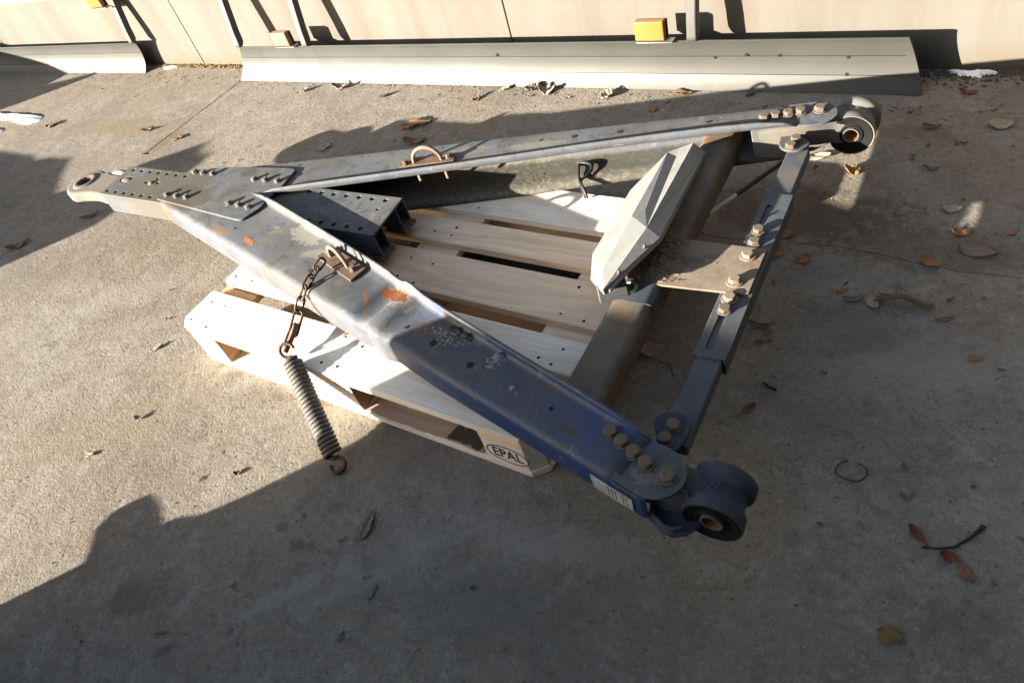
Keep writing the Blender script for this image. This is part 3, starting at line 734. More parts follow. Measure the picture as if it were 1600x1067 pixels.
# drilled holes in the top flanges (seen from above as dark rings)
def ringholes(name, pts, parent, r=.0042):
    D = [xf(lathe_data([(0, .0006), (r, .0006), (r, -.001)], 12), Matrix.Translation(p)) for p in pts]
    return stuff(link(name, fromdata(*join(D)), "hole", parent))
ringholes("drilled_holes", [(.03, -.148, .2648), (.426, -.252, .2648)], nb)
ringholes("drilled_holes", [(.817, -.355, .2578), (1.245, -.464, .2573)], nb, .0045)
ringholes("drilled_holes", [(.91, -.379, .2577), (1.028, -.412, .2575)], nb, .0080)
ringholes("drilled_holes", [(.799, .384, .2646), (.021, .172, .2648), (.411, .278, .2648), (1.237, .510, .2640)], fb, .0045)
ringholes("drilled_holes", [(.892, .412, .2644), (1.015, .444, .2644)], fb, .0075)
ringholes("drilled_holes", [(1.015, .451, .1695), (1.036, .417, .1695), (1.064, .482, .1695), (.80, .36, .1695), (.71, .33, .1695)], fb, .0045)
ringholes("drilled_holes", [(1.319, .515, .1745)], fb, .017)

# perforated box tongue through the middle
pb = thing("x", "x", "x"); bpy.data.objects.remove(pb)
hs = []
for k in range(26):
    for t0 in (.064, -.064):
        s0 = -.745+.050*k
        if s0 < .495 and not (-.40 < s0 < .05 and False): hs.append(circ(s0, t0*.98-.0, .0075, 12))
hs.append(circ(.455, .022, .005, 10)); hs += [circ(-.600, .006, .007, 10), circ(-.540, .010, .0075, 10), circ(-.565, .032, .006, 10)]; hs.append([(-.722+.029*math.cos(a)*1.0, .008+.0175*math.sin(a)) for a in [2*math.pi*k/16 for k in range(16)]])
outer = [(-.766, -.0775), (-.760, -.0825), (.514, -.0825), (.503, .0825), (-.780, .0825), (-.786, .0775)]
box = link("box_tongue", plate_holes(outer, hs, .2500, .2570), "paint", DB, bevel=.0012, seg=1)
for t0, t1 in ((-.0825, -.0765), (-.040, -.035), (.035, .040), (.0765, .0825)):
    e = .514-(t0+.0825)*.067
    x0 = -.764-(t0+.0825)*.12
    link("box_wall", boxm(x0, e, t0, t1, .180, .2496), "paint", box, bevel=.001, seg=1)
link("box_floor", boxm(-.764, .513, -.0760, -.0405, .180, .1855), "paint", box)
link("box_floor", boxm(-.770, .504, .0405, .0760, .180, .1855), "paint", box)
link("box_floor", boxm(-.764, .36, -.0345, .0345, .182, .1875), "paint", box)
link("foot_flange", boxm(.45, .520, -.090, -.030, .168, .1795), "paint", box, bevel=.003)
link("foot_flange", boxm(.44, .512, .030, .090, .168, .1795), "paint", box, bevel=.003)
link("front_closing_plate", prism([(-.7648, -.0764), (-.7600, -.0764), (-.7800, .0764), (-.7848, .0764)], .1860, .2495), "eye", box)
# welded cover plate with the bolt rows
cov = link("cover_plate", prism([(-.425, -.0800), (-.405, -.0830), (.006, -.1180)]+[(.020+.016*math.cos(R(a)), -.1010+.016*math.sin(R(a))) for a in (-80, -50, -20)]+
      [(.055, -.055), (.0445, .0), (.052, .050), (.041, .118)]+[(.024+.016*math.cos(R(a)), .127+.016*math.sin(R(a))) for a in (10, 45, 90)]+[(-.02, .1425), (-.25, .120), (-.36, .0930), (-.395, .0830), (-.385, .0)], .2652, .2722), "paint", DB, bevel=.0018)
def hexbolt(af, h, wr, wh, mat, prnt, loc, rot=(0, 0, 0)):
    D = []
    if wh: D.append(lathe_data([(0, 0), (wr, 0), (wr, wh), (0, wh)], 20))
    rr = af/2/math.cos(R(30)); P6 = [(rr*math.cos(R(60*k)), rr*math.sin(R(60*k))) for k in range(6)]
    P5 = [(x*.86, y*.86) for x, y in P6]
    vs = [(x, y, wh) for x, y in P6]+[(x, y, wh+h*.86) for x, y in P6]+[(x, y, wh+h) for x, y in P5]
    fs = [[k, (k+1) % 6, 6+(k+1) % 6, 6+k] for k in range(6)]+[[6+k, 6+(k+1) % 6, 12+(k+1) % 6, 12+k] for k in range(6)]+[list(range(12, 18)), list(range(6))[::-1]]
    D.append((vs, fs)); 
    o = link("bolt", fromdata(*join(D)), mat, prnt, bevel=.0008, seg=1); o.location = loc; o.rotation_euler = rot; return o
sb = hexbolt(.0175, .0090, .0125, .0022, "tail", DB, (-.085, .068, .2723))
def more(src, lst, z, parent=DB):
    for x, y in lst: share("bolt", src, parent, (x, y, z+rng.uniform(-.0003, .001)), (0, 0, rng.uniform(0, 1)))
more(sb, [(-.036, .070), (.018, .072), (-.082, -.057), (-.035, -.058), (.012, -.061), (-.383, .070), (-.340, .070), (-.292, .071), (-.390, -.058), (-.340, -.057), (-.291, -.056)], .2723)
bb = hexbolt(.0235, .0105, .0155, .0028, "bolt", DB, (1.376, -.483, .2575))
more(bb, [(1.403, -.4955), (1.431, -.510), (1.459, -.5245)], .2575)
share("bolt", bb, DB, (1.503, -.537, .2572), (0, 0, .4))
more(bb, [(1.374, .540), (1.399, .552), (1.427, .563), (1.455, .573)], .2597); share("bolt", bb, DB, (1.498, .586, .2597), (0, 0, .2), (1.1, 1.1, 1.1))
# coupling eye
ez = .212
oc = (-.998, -.004); eo = []
for k in range(0, 27): a = R(62+236*k/26); eo.append((oc[0]+.078*math.cos(a), oc[1]+.078*math.sin(a)))
eo += [(-.930, -.066), (-.895, -.060), (-.860, -.060), (-.815, -.066), (-.768, -.070), (-.786, .070), (-.83, .066), (-.870, .060), (-.905, .062), (-.935, .070)]
hole_ = [(oc[0]+.030*math.cos(-2*math.pi*k/28), oc[1]+.030*math.sin(-2*math.pi*k/28)) for k in range(28)]
eye = link("coupling_eye", plate_holes(eo, [hole_], ez-.026, ez+.018), "eye", DB, bevel=.012, seg=4)
link("eye_collar", fromdata(*xf(lathe_data([(.0298, -.022), (.0298, .0215), (.036, .0235), (.045, .0225), (.050, .017), (.046, .010)], 44), Matrix.Translation((*oc, ez)))), "eye", eye, smooth=60)
link("eye_bush", fromdata(*xf(lathe_data([(.0296, -.022), (.0296, .0185), (.0262, .0170), (.0250, -.022), (.0296, -.022)], 36), Matrix.Translation((*oc, ez)))), "rust", eye, smooth=40)
link("eye_bore_wall", fromdata(*xf(lathe_data([(.0245, .012), (.0245, -.024), (.0, -.024)], 30), Matrix.Translation((*oc, ez)))), "rust", eye, smooth=40)
link("eye_horn", fromdata(*tube_data([(-.935, .062, .210), (-.905, .068, .220), (-.875, .070, .227), (-.850, .070, .229), (-.82, .066, .224), (-.785, .06, .214)], [.010, .012, .013, .013, .012, .011], 14)), "eye", eye, smooth=70)
link("locking_slug", fromdata(*xf(lathe_data([(0, .004), (.011, .0035), (.0145, .001), (.0145, -.006)], 24), Matrix.Translation((-.722, .008, .2548)) @ Matrix.Diagonal((1.7, 1, 1, 1)))), "eye", box, smooth=60)
link("mud_lump", fromdata(*xf(lathe_data([(0, .005), (.007, .004), (.011, .001), (.012, -.002)], 12), Matrix.Translation((-.570, .006, .2575)))), "mud", box, smooth=60)
# bearings with castings
def bearing(s, t0, t1, z, r, neck, mat):
    M_ = Matrix.Translation((s, t0, z)) @ Matrix.Rotation(R(-90), 4, 'X')    # local z runs along +t
    L = t1-t0
    hs_ = link("bearing_housing", fromdata(*xf(lathe_data([(r-.008, .002), (r, 0), (r+.0010, .006), (r, .024), (r-.002, .028), (r-.008, .034), (r-.0085, L-.030), (r-.002, L-.024), (r+.0018, L-.020), (r+.0018, L-.002), (r, L), (r-.012, L), (r-.012, .01), (r-.008, .002)], 56), M_)), mat, DB, smooth=45)
    link("rubber_bush", fromdata(*xf(lathe_data([(.020, .004), (.026, .001), (.030, .0055), (.038, .0030), (.046, .0005), (r-.0045, -.0012), (r-.0022, .0012), (r-.0085, .006), (r-.0095, L-.01), (.020, L-.004), (.020, .004)], 48), M_)), "rubber", hs_, smooth=35)
    link("inner_sleeve", fromdata(*xf(lathe_data([(.0195, -.001), (.0195, L), (.0165, L), (.0165, -.001), (.0195, -.001)], 36), M_)), "steel", hs_, smooth=40)
    link("rusty_bore", fromdata(*xf(lathe_data([(.0163, .003), (.0163, L-.003), (.010, L*.6), (.0, L*.6)], 30), M_)), "orange", hs_, smooth=40)
    secs = []
    for (x, y, hy, z0, z1) in neck: 
        secs.append([(x, y+a, b) for a, b in rbox(-hy, hy, z0, z1, min(.012, hy*.6), 4)])
    n = len(secs[0]); link("casting_neck", fromdata([v for a in secs for v in a], [[i*n+k, i*n+(k+1) % n, (i+1)*n+(k+1) % n, (i+1)*n+k] for i in range(len(secs)-1) for k in range(n)]+[list(range(n))[::-1], list(range((len(secs)-1)*n, len(secs)*n))]), mat, hs_, smooth=50)
    return hs_
hn = bearing(1.5795, -.563, -.474, .199, .0520, [(1.40, -.500, .040, .186, .2495), (1.46, -.512, .044, .180, .2495), (1.50, -.520, .040, .178, .245), (1.525, -.521, .032, .172, .238), (1.548, -.519, .033, .164, .236), (1.565, -.517, .038, .160, .238)], "cast")
hf = bearing(1.575, .576, .668, .199, .0540, [(1.37, .540, .042, .180, .252), (1.44, .565, .048, .176, .252), (1.50, .590, .043, .176, .2515), (1.528, .605, .034, .172, .245), (1.55, .615, .036, .166, .240), (1.562, .620, .038, .164, .238)], "tail")
# casting web below the near end, leaving a pocket open beside the neck
lw = [(1.470, -.578), (1.487, -.5865), (1.502, -.5960), (1.523, -.5975), (1.545, -.585), (1.562, -.560), (1.555, -.50), (1.46, -.50)]
link("casting_lower_web", prism(lw, .1690, .1800), "cast", hn, bevel=.004)
link("casting_rib", prism([(1.476, -.5775), (1.488, -.5835), (1.503, -.5925), (1.523, -.5940), (1.542, -.582), (1.538, -.577), (1.522, -.588), (1.505, -.5865), (1.492, -.578), (1.480, -.572)], .1802, .1960), "cast", hn, bevel=.002)
link("casting_web", prism([(1.440, -.549), (1.540, -.549), (1.540, -.543), (1.440, -.543)], .1802, .2490), "cast", hn, bevel=.002)
# raised foundry letters on the bearing housing
def housing_text(s_, txt, parent):
    for i, ch in enumerate(txt):
        a = R(-30+15*i); rr = .0475
        M_ = Matrix.Translation((s_+rr*math.sin(a), -.513, .199+rr*math.cos(a))) @ Matrix.Rotation(a, 4, 'Y') @ Matrix.Rotation(R(0), 4, 'Z')
        text_mesh(ch, .019, "cast", parent, "foundry_letter", M_, extr=.0008)
housing_text(1.586, "2/3E  E", hn) if False else None
for i, ch in enumerate(("P", "/", "E", None, "E")):
    if ch is None: continue
    a = R(-26+15*i); M_ = Matrix.Translation((1.5795+.0444*math.sin(a), -.5170, .199+.0444*math.cos(a))) @ Matrix.Rotation(a, 4, 'Y')
    text_mesh(ch, .017, "cast", hn, "foundry_letter", M_, extr=.0007)
# box-shaped tail of the far casting, standing proud of the beam's mouth
tl = fromdata([(1.352, .492, .252), (1.357, .497, .256), (1.47, .545, .256), (1.52, .575, .252), (1.362, .490, .176), (1.43, .500, .172), (1.50, .540, .172), (1.53, .575, .178),
               (1.352, .53, .252), (1.52, .61, .252), (1.362, .53, .176), (1.53, .61, .178), (1.357, .533, .256), (1.47, .58, .256)],
              [[0, 4, 5, 6, 7, 3, 2, 1], [0, 1, 12, 8], [1, 2, 13, 12], [2, 3, 9, 13], [4, 10, 11, 7, 6, 5], [0, 8, 10, 4], [3, 7, 11, 9], [8, 12, 13, 9, 11, 10]])
link("casting_tail", tl, "tail", hf, bevel=.003)
link("casting_boss", fromdata(*xf(lathe_data([(0, 0), (.022, 0), (.020, .014), (.012, .020), (0, .020)], 20), Matrix.Translation((1.458, .512, .205)))), "mud", hf, smooth=50)

# rusty cross tube
pr_ = [(1.270+a, .189+b) for a, b in rbox(-.0455, .0455, -.040, .040, .019, 5)]
n = len(pr_); vs = [(x, y, z) for y in (-.500, .555) for x, z in pr_]
ct = link("cross_tube", fromdata(vs, [[k, (k+1) % n, n+(k+1) % n, n+k] for k in range(n)]+[list(range(n))[::-1], list(range(n, 2*n))]), "tube", DB, smooth=40)
sad = [(1.270+a, .190+b) for a, b in rbox(-.0485, .0485, -.002, .0425, .0205, 5)]
n = len(sad); vs = [(x, y+.012*math.cos((x-1.27)*32)*(-1 if q else 1), z) for q, y in enumerate((-.075, -.128)) for x, z in sad]
link("saddle_plate", fromdata(vs, [[k, (k+1) % n, n+(k+1) % n, n+k] for k in range(n)]+[list(range(n))[::-1], list(range(n, 2*n))]), "darkdust", ct, smooth=40)
link("lifting_ring", fromdata(*tube_data([(1.252+.019*math.cos(R(a)), -.100+.015*math.sin(R(a)), .2375+.002*math.sin(R(a*2))) for a in range(0, 360, 18)], .0042, 8, closed=True)), "steel", ct, smooth=60)
share("bolt", bb, DB, (1.252, -.100, .2320), (0, 0, .3), (.6, .6, .4))
share("bolt", bb, DB, (1.262, .520, .2290), (0, 0, .3), (.8, .8, .9))
# folded light metal cover on the tube
V = dict(A1=(1.111, .265, .212), B1=(1.174, .378, .254), C1=(1.200, .398, .256), D1=(1.230, .414, .262), E1=(1.260, .415, .2360), E8=(1.268, .192, .2440), E0=(1.295, .002, .300),
         D0=(1.263, .012, .314), C0=(1.239, .031, .312), B0=(1.213, .049, .310), P9=(1.150, -.045, .268), P10=(1.174, -.114, .258), C=(1.209, -.112, .292), P11=(1.238, -.179, .300),
         C0b=(1.2335, .078, .3055), C1m=(1.200, .362, .2515), E1b=(1.261, .415, .2305), E8b=(1.269, .192, .2370), E0b=(1.296, .000, .288), P11b=(1.240, -.178, .284), P10b=(1.178, -.110, .240), P9b=(1.156, -.042, .250), A1b=(1.118, .268, .196))
K_ = list(V); ix = {k: i for i, k in enumerate(K_)}
F_ = [["A1", "P9", "B0", "B1"], ["B1", "B0", "C0b", "C1m"], ["B0", "C0", "C0b"], ["C0", "D0", "C0b"], ["B1", "C1m", "C1"], ["C1m", "C0b", "D0", "D1"], ["C1", "C1m", "D1"], ["D1", "D0", "E0", "E8", "E1"], ["E1", "E8", "E8b", "E1b"], ["E8", "E0", "E0b", "E8b"],
      ["P9", "P10", "C", "B0"], ["B0", "C", "D0", "C0"], ["D0", "C", "P11", "E0"], ["C", "P10", "P11"], ["E0", "P11", "P11b", "E0b"], ["P10", "P10b", "P11b", "P11"], ["P9", "P9b", "P10b", "P10"], ["A1", "A1b", "P9b", "P9"]]
cv = link("folded_cover", fromdata([V[k] for k in K_], [[ix[k] for k in f] for f in F_]), "white", DB, solid=.0016, off=0)
link("cover_seam_strip", fromdata(*tube_data([(1.246, -.170, .2905), (1.266, -.095, .2925), (1.282, -.035, .2945)], .0045, 4)), "white", cv)
for p in ((1.2515, -.128, .3015), (1.276, -.042, .3035)):
    share("bolt", bb, DB, p, (R(-20), R(15), 0), (.26, .26, .7))
link("cover_bracket", prism([(1.205, -.150), (1.212, -.156), (1.262, -.120), (1.256, -.112)], .2300, .2780), "darkdust", ct, bevel=.001)
link("cover_bracket", prism([(1.215, .150), (1.221, .145), (1.262, .165), (1.258, .172)], .2300, .2420), "darkdust", ct, bevel=.001)
# adjustable tie bar
def ubar(name, s0, s1, t0, t1, z0, z1, holes, parent, th=.004):
    o = link(name, plate_holes([(s0, t0), (s1, t0), (s1, t1), (s0, t1)], holes, z1-th, z1), "darkdust", parent, bevel=.0012, seg=1)
    link("tie_wall", boxm(s0, s0+th, t0, t1, z0, z1-th-.0002), "darkdust", o); link("tie_wall", boxm(s1-th, s1, t0, t1, z0, z1-th-.0002), "darkdust", o)
    link("tie_floor", boxm(s0+th+.0001, s1-th-.0001, t0, t1, z0, z0+th), "darkdust", o)
    return o
tie = ubar("tie_bar", 1.443, 1.507, -.238, .287, .183, .2250, [slot(1.466, .125, .237, .007), slot(1.467, -.212, -.02, .007)], DB)
link("inner_tie_tube", prism([(1.449, -.445), (1.5005, -.445), (1.5005, -.05), (1.449, -.05)], .1875, .2205), "darkdust", tie, bevel=.004)
link("inner_tie_tube", prism([(1.449, .05), (1.5005, .05), (1.5005, .478), (1.449, .478)], .1875, .2205), "darkdust", tie, bevel=.004)
def ear(cx, cy, dx, dy, z0, z1, r=.036):
    a0 = math.atan2(dy, dx); P_ = [(cx+r*math.cos(a0+R(a)), cy+r*math.sin(a0+R(a))) for a in range(90, 271, 18)]
    P_ += [(cx+dx-r*.9*-math.sin(a0)*-1, cy+dy-r*.9*math.cos(a0)), (cx+dx-r*.9*math.sin(a0), cy+dy+r*.9*math.cos(a0))]
    return prism(P_, z0, z1)
link("tie_ear", ear(1.4615, -.419, -.018, -.085, .2212, .2282), "cast", tie, bevel=.0018)
link("tie_ear", ear(1.4600, .490, -.012, .075, .2212, .2282), "darkdust", tie, bevel=.0018)
link("ear_bracket", prism([(1.405, -.505), (1.42, -.44), (1.45, -.455), (1.49, -.465), (1.49, -.505)], .200, .2208), "bolt", tie, bevel=.004)
for x, y, z in ((1.467, -.417, .2283), (1.462, -.449, .2283), (1.462, .498, .2283), (1.457, .468, .2283), (1.467, -.110, .2252)):
    share("bolt", bb, DB, (x, y, z), (0, 0, rng.uniform(0, 1)))
more(bb, [(1.466, .144), (1.468, .103)], .2252)
sb2 = hexbolt(.0235, .0100, .0175, .003, "mud", DB, (1.468, .053, .2312)); share("bolt", sb2, DB, (1.464, -.030, .2312), (0, 0, .5))
share("bolt", sb2, DB, (1.467, -.076, .2252), (0, 0, .2))
from mathutils import noise as mn
def mound(name, x0, x1, y0, y1, z, hf, mat, parent, nx=80, ny=50):
    vs = [(x0+(x1-x0)*i/nx, y0+(y1-y0)*j/ny, z+hf(x0+(x1-x0)*i/nx, y0+(y1-y0)*j/ny)) for i in range(nx+1) for j in range(ny+1)]
    fs = []
    for i in range(nx):
        for j in range(ny):
            q = [i*(ny+1)+j, (i+1)*(ny+1)+j, (i+1)*(ny+1)+j+1, i*(ny+1)+j+1]
            if max(vs[k][2] for k in q) > z-.0002: fs.append(q)
    return stuff(link(name, fromdata(vs, fs), mat, parent))
def nz(x, y, s, k=0): return mn.noise(Vector((x*s, y*s, k)))
# mud-caked plate between tube and tie bar
mp = link("gusset_plate", prism([(1.262, .083), (1.262, -.066), (1.300, -.072), (1.492, -.060), (1.500, -.055), (1.500, .085), (1.30, .085)], .2256, .2306), "mud", DB, bevel=.001)
def crumbs(n, area, smin, smax, seed, parent, mat, name, z=.0): 
    return stuff(link(name, fromdata(*grit(n, area, smin, smax, seed, lambda x, y: z, sq=.8)), mat, parent))
def mudh(x, y):
    e = min(x-1.266, 1.492-x, y+.064, .084-y)
    if e < 0: return -.001
    band = math.exp(-((x-1.285)/.035)**2)+.85*math.exp(-((y+.052-(x-1.28)*.75)/.022)**2)*max(0, 1-(x-1.27)/.17)
    h = band*.0065+.0022*nz(x, y, 60, 1)+.0030*nz(x, y, 130, 2)*(.4+band)+.0014*nz(x, y, 330, 3)-.0016
    return min(h, e*.9)
mound("mud_cake", 1.266, 1.492, -.064, .084, .2306, mudh, "mudmix", mp, 150, 100)
crumbs(90, lambda r: (1.29+abs(r.gauss(0, .045)), r.uniform(-.06, .02)), .0010, .0034, 21, mp, "dirt", "mud_crumbs", .2315)
crumbs(60, lambda r: (min(1.49, abs(r.gauss(0, .03))+1.272), r.uniform(-.055, .080)), .0010, .0036, 22, mp, "dirt", "soil_crumbs", .235)
def mudt(x, y):
    e = min(x-1.230, 1.300-x); 
    if e < 0: return -.001
    b_ = math.exp(-((y-.02)/.05)**2); return min(e*.5, b_*.006+.003*nz(x, y, 110, 5)*b_+.0016*nz(x, y, 300, 6)*b_-.0022)
mound("mud_cake", 1.230, 1.300, -.065, .14, .2290, mudt, "dirt", ct, 50, 90)

# cable between the cross tube and the far casting
cb = [(1.262, .165, .150), (1.272, .185, .146), (1.305, .285, .147), (1.352, .366, .150), (1.40, .445, .158), (1.44, .50, .17)]
link("cable", fromdata(*tube_data(cb, .0058, 10)), "black", DB, smooth=60)
ccb = [Vector(cb[2]).lerp(Vector(cb[3]), t) for t in (-.02, .5, .96)]
link("cable_worn_sheath", fromdata(*tube_data(ccb, .0066, 10)), "wrap", DB, smooth=60)
# U-bolts with their clamp plates
def ubolt(plate, feet, top, zf, bolts, legs, zpl=.2652, lean=(0, 0)):
    p = link("clamp_plate", prism(plate, zpl, zpl+.007), "rust", DB, bevel=.0012)
    a, b = Vector((*feet[0], zf)), Vector((*feet[1], zf)); mid = (a+b)/2; h = top-zf
    pts = [Vector((a.x, a.y, zf-legs)), Vector((a.x, a.y, zf-legs*.5))]
    for k in range(0, 13):
        t = math.pi*k/12; q = mid-(b-a)/2*math.cos(t); pts.append(Vector((q.x+lean[0]*math.sin(t), q.y+lean[1]*math.sin(t), zf+h*math.sin(t)**.9)))
    pts += [Vector((b.x, b.y, zf-legs*.5)), Vector((b.x, b.y, zf-legs))]
    link("u_bolt", fromdata(*tube_data(pts, .0058, 12)), "hoop", p, smooth=60)
    for x, y in bolts: share("bolt", bb, DB, (x, y, zpl+.0072), (0, 0, rng.uniform(0, 1)), (.68, .68, .95))
ubolt([(.417, -.206), (.442, -.159), (.597, -.212), (.584, -.264)], [(.462, -.195), (.545, -.223)], .318, .272, [(.567, -.228), (.447, -.186)], .03)
ubolt([(.414, .200), (.404, .236), (.566, .284), (.582, .250)], [(.455, .225), (.540, .250)], .318, .272, [(.431, .214), (.558, .262)], .062)
# data plate and marks
LP = [PN(1.872, -.0036, .2485), PN(1.962-.0, -.0036, .2475), PN(1.962, -.0036, .1935), PN(1.870, -.0036, .1975)]
LP = [PN(L, -.0040, z) for L, z in ((1.838, .2375), (1.929, .2365), (1.929, .1965), (1.839, .1975))]
M = MT("worn_type_plate"); st_ = M.noise(1, 3, .6, co=M.mapping((420, 420, 60)))
M.fin(M.mix(M.ramp(st_, [(.50, 0.), (.56, .55)]), M.mix(M.ramp(M.noise(30, 5, .6), [(.45, 0.), (.6, .8)]), (.52, .56, .55), (.42, .38, .24)), (.13, .15, .17)), .45)
th = [p+Vector((math.sin(NA), -math.cos(NA), 0))*.0012 for p in LP]
dp = link("data_plate", fromdata(LP+th, [[0, 1, 2, 3], [4, 5, 6, 7][::-1], [0, 1, 5, 4], [1, 2, 6, 5], [2, 3, 7, 6], [3, 0, 4, 7]]), M.m, nb)
for i in range(6):
    u0, u1 = .42+.085*i, .445+.085*i
    def Q(u, v, off=.0016): 
        a = LP[0].lerp(LP[1], u); b = LP[3].lerp(LP[2], u); return a.lerp(b, v)+Vector((math.sin(NA), -math.cos(NA), 0))*off
    for v0, v1 in ((.12, .45), (.52, .86)) if i % 2 else ((.10, .80),):
        link("printed_line", fromdata([Q(u0, v0), Q(u1, v0), Q(u1, v1), Q(u0, v1)], [[0, 1, 2, 3]]), "ink", dp) if i != 3 else None
omk = [xf((lambda s: ([(-.004, -.010, 0), (.004, -.010, 0), (.004, .010, 0), (-.004, .010, 0)], [[0, 1, 2, 3]]))(0), Matrix.Translation((.110+.0125*k, -.182-.0035*k, .2652)) @ Matrix.Rotation(R(20+6*k), 4, 'Z')) for k in range(4)]
link("orange_marking", fromdata(*join(omk)), "orangepaint", nb)
# strap loop hanging out of the far beam
def smooth_path(P_, n=6):
    P_ = [Vector(p) for p in P_]; Q_ = []
    for i in range(len(P_)-1):
        a, b, c, d = P_[max(i-1, 0)], P_[i], P_[i+1], P_[min(i+2, len(P_)-1)]
        for k in range(n):
            t = k/n; Q_.append(.5*((2*b)+(c-a)*t+(2*a-5*b+4*c-d)*t*t+(3*b-a-3*c+d)*t**3))
    return Q_+[P_[-1]]
lp = smooth_path([(.889, .417, .168), (.893, .412, .176), (.915, .409, .181), (.934, .398, .183), (.944, .378, .181), (.938, .352, .178), (.930, .335, .176), (.942, .315, .176), (.956, .300, .166), (.964, .292, .150)])
lp2 = smooth_path([(.891, .414, .170), (.897, .395, .180), (.908, .370, .181), (.918, .348, .178), (.934, .322, .177), (.952, .298, .163), (.958, .290, .150)])
link("strap_strand", fromdata(*tube_data(lp2, .0038, 8)), "black", DB, smooth=60)
link("strap_loop", fromdata(*tube_data(lp, .0042, 8)), "black", DB, smooth=60)
# clods on the near beam
def clods(n, c, sd_, smin, smax, seed, parent, mat, z=.2556, name="dried_clods"):
    return crumbs(n, lambda r: (r.gauss(c[0], sd_[0]), r.gauss(c[1], sd_[1])), smin, smax, seed, parent, mat, name, z)
def clod_h(cx, cy, rx, ry, h, an, k):
    def f(x, y):
        dx, dy = x-cx, y-cy; u = (dx*math.cos(an)+dy*math.sin(an))/rx; v = (dy*math.cos(an)-dx*math.sin(an))/ry
        d = u*u+v*v+.9*nz(x, y, 45, k); return h*(1-d)+.55*h*nz(x, y, 150, k+1)+.45*h*nz(x, y, 420, k+2) if d < 1.1 else -.001
    return f
mound("straw_clod", .90, 1.01, -.38, -.31, .2565, clod_h(.965, -.340, .036, .015, .0075, -.35, 11), "clod", nb, 120, 80)
mound("grey_clod", 1.045, 1.105, -.405, -.355, .2565, clod_h(1.080, -.376, .014, .0105, .0085, .2, 21), "greyclod", nb, 80, 70)
mound("grey_clod", 1.055, 1.09, -.415, -.395, .2562, clod_h(1.072, -.404, .010, .0045, .0035, .5, 31), "greyclod", nb, 40, 30)
mound("grey_clod", 1.135, 1.16, -.452, -.428, .2562, clod_h(1.147, -.440, .006, .0055, .003, .5, 41), "greyclod", nb, 30, 30)
clods(60, (.955, -.342), (.022, .012), .001, .0035, 31, nb, "dirt"); clods(160, (.915, -.350), (.022, .012), .001, .0045, 32, nb, "lime"); clods(120, (.96, -.365), (.02, .01), .001, .0045, 39, nb, "lime")
clods(30, (1.075, -.380), (.012, .010), .002, .0060, 33, nb, "lime"); clods(24, (1.073, -.404), (.006, .004), .001, .0045, 34, nb, "lime"); clods(18, (1.147, -.44), (.004, .004), .001, .0040, 35, nb, "lime"); clods(14, (1.163, -.457), (.003, .003), .001, .0035, 36, nb, "lime")
clods(90, (1.475, -.545), (.014, .006), .001, .0035, 37, nb, "mud", .2572)
crumbs(700, lambda r: ((lambda L, q: (PF(L, q, 0).x, PF(L, q, 0).y))(r.uniform(.9, 1.75), r.uniform(.04, .12))), .0006, .0026, 38, fb, "mud", "dust_grains", .1695)

# ------------------------------------------------------------------ chain and spring
CH = thing("chain", "short rusty chain with a hook hanging from the near beam over its side", "chain", (.489, .214, .262))
def clink(p, q, twist, wdt=.019, r=.0030, mat="chain", name="chain_link"):
    p, q = Vector(p), Vector(q); d = (q-p); L = d.length+.010; d.normalize(); c = (p+q)/2
    up = Vector((0, 0, 1)); sd_ = d.cross(up).normalized(); n_ = sd_.cross(d).normalized()
    a = R(twist); s = sd_*math.cos(a)+n_*math.sin(a); pts = []
    hl = L/2-wdt/2
    for k in range(24):
        t = 2*math.pi*k/24; x, y = math.cos(t)*wdt/2, math.sin(t)*wdt/2
        pts.append(c+d*(x+(hl if x > 0 else -hl))+s*y)
    return at_world(link(name, fromdata(*tube_data(pts, r, 8, closed=True)), mat, smooth=60), CH)
cp = [(.496, .222, .301), (.488, .200, .291), (.485, .176, .283), (.481, .148, .272), (.473, .126, .250), (.464, .107, .224)]
for i in range(len(cp)-1): clink(cp[i], cp[i+1], (70, 5, 85, 0, 80)[i])
# snap hook: twin-plate shackle with a keeper
hk0, hk1 = Vector((.465, .104, .220)), Vector((.465, .062, .190))
clink(hk0, hk1+(hk1-hk0)*.15, 35, .022, .0036, name="shackle_bow")
HM = Matrix.Translation((.467, .050, .188)) @ Matrix.Scale(1.25, 4)
dirv = (Vector((.474, .022, .176))-Vector((.465, .075, .196))).normalized()
rotm = dirv.to_track_quat('X', 'Z').to_matrix().to_4x4()
hp = [(-.028, -.005), (-.018, -.013), (.002, -.015), (.016, -.010), (.027, -.006), (.037, -.004), (.038, .003), (.024, .006), (.012, .012), (-.004, .015), (-.018, .012), (-.028, .005)]
me = prism(hp, -.005, .005); me.transform(HM @ rotm @ Matrix.Rotation(R(35), 4, 'X'))
at_world(link("hook_body", me, "rust", bevel=.0022), CH)
me = prism([(-.03, -.011), (.012, -.012), (.020, -.004), (-.02, -.003)], .0055, .0085); me.transform(HM @ rotm @ Matrix.Rotation(R(35), 4, 'X'))
at_world(link("hook_keeper", me, "chain", bevel=.001), CH)
SP = thing("coil_spring", "dusty steel tension spring leaning from the pallet edge to the ground", "spring", (.69, -.14, 0))
S0, S1 = Vector((.512, -.008, .171)), Vector((.684, -.137, .028)); ax = (S1-S0).normalized(); Ls = (S1-S0).length
e1 = ax.orthogonal().normalized(); e2 = ax.cross(e1)
turns, rw, rc = 23.5, .0057, .0195; pts = []
for k in range(int(turns*18)+1):
    a = 2*math.pi*k/18; pts.append(S0+ax*(Ls*k/(turns*18))+(e1*math.cos(a)+e2*math.sin(a))*rc)
at_world(link("spring_coil", fromdata(*tube_data(pts, rw, 8)), "spring", smooth=60), SP)
ring = []
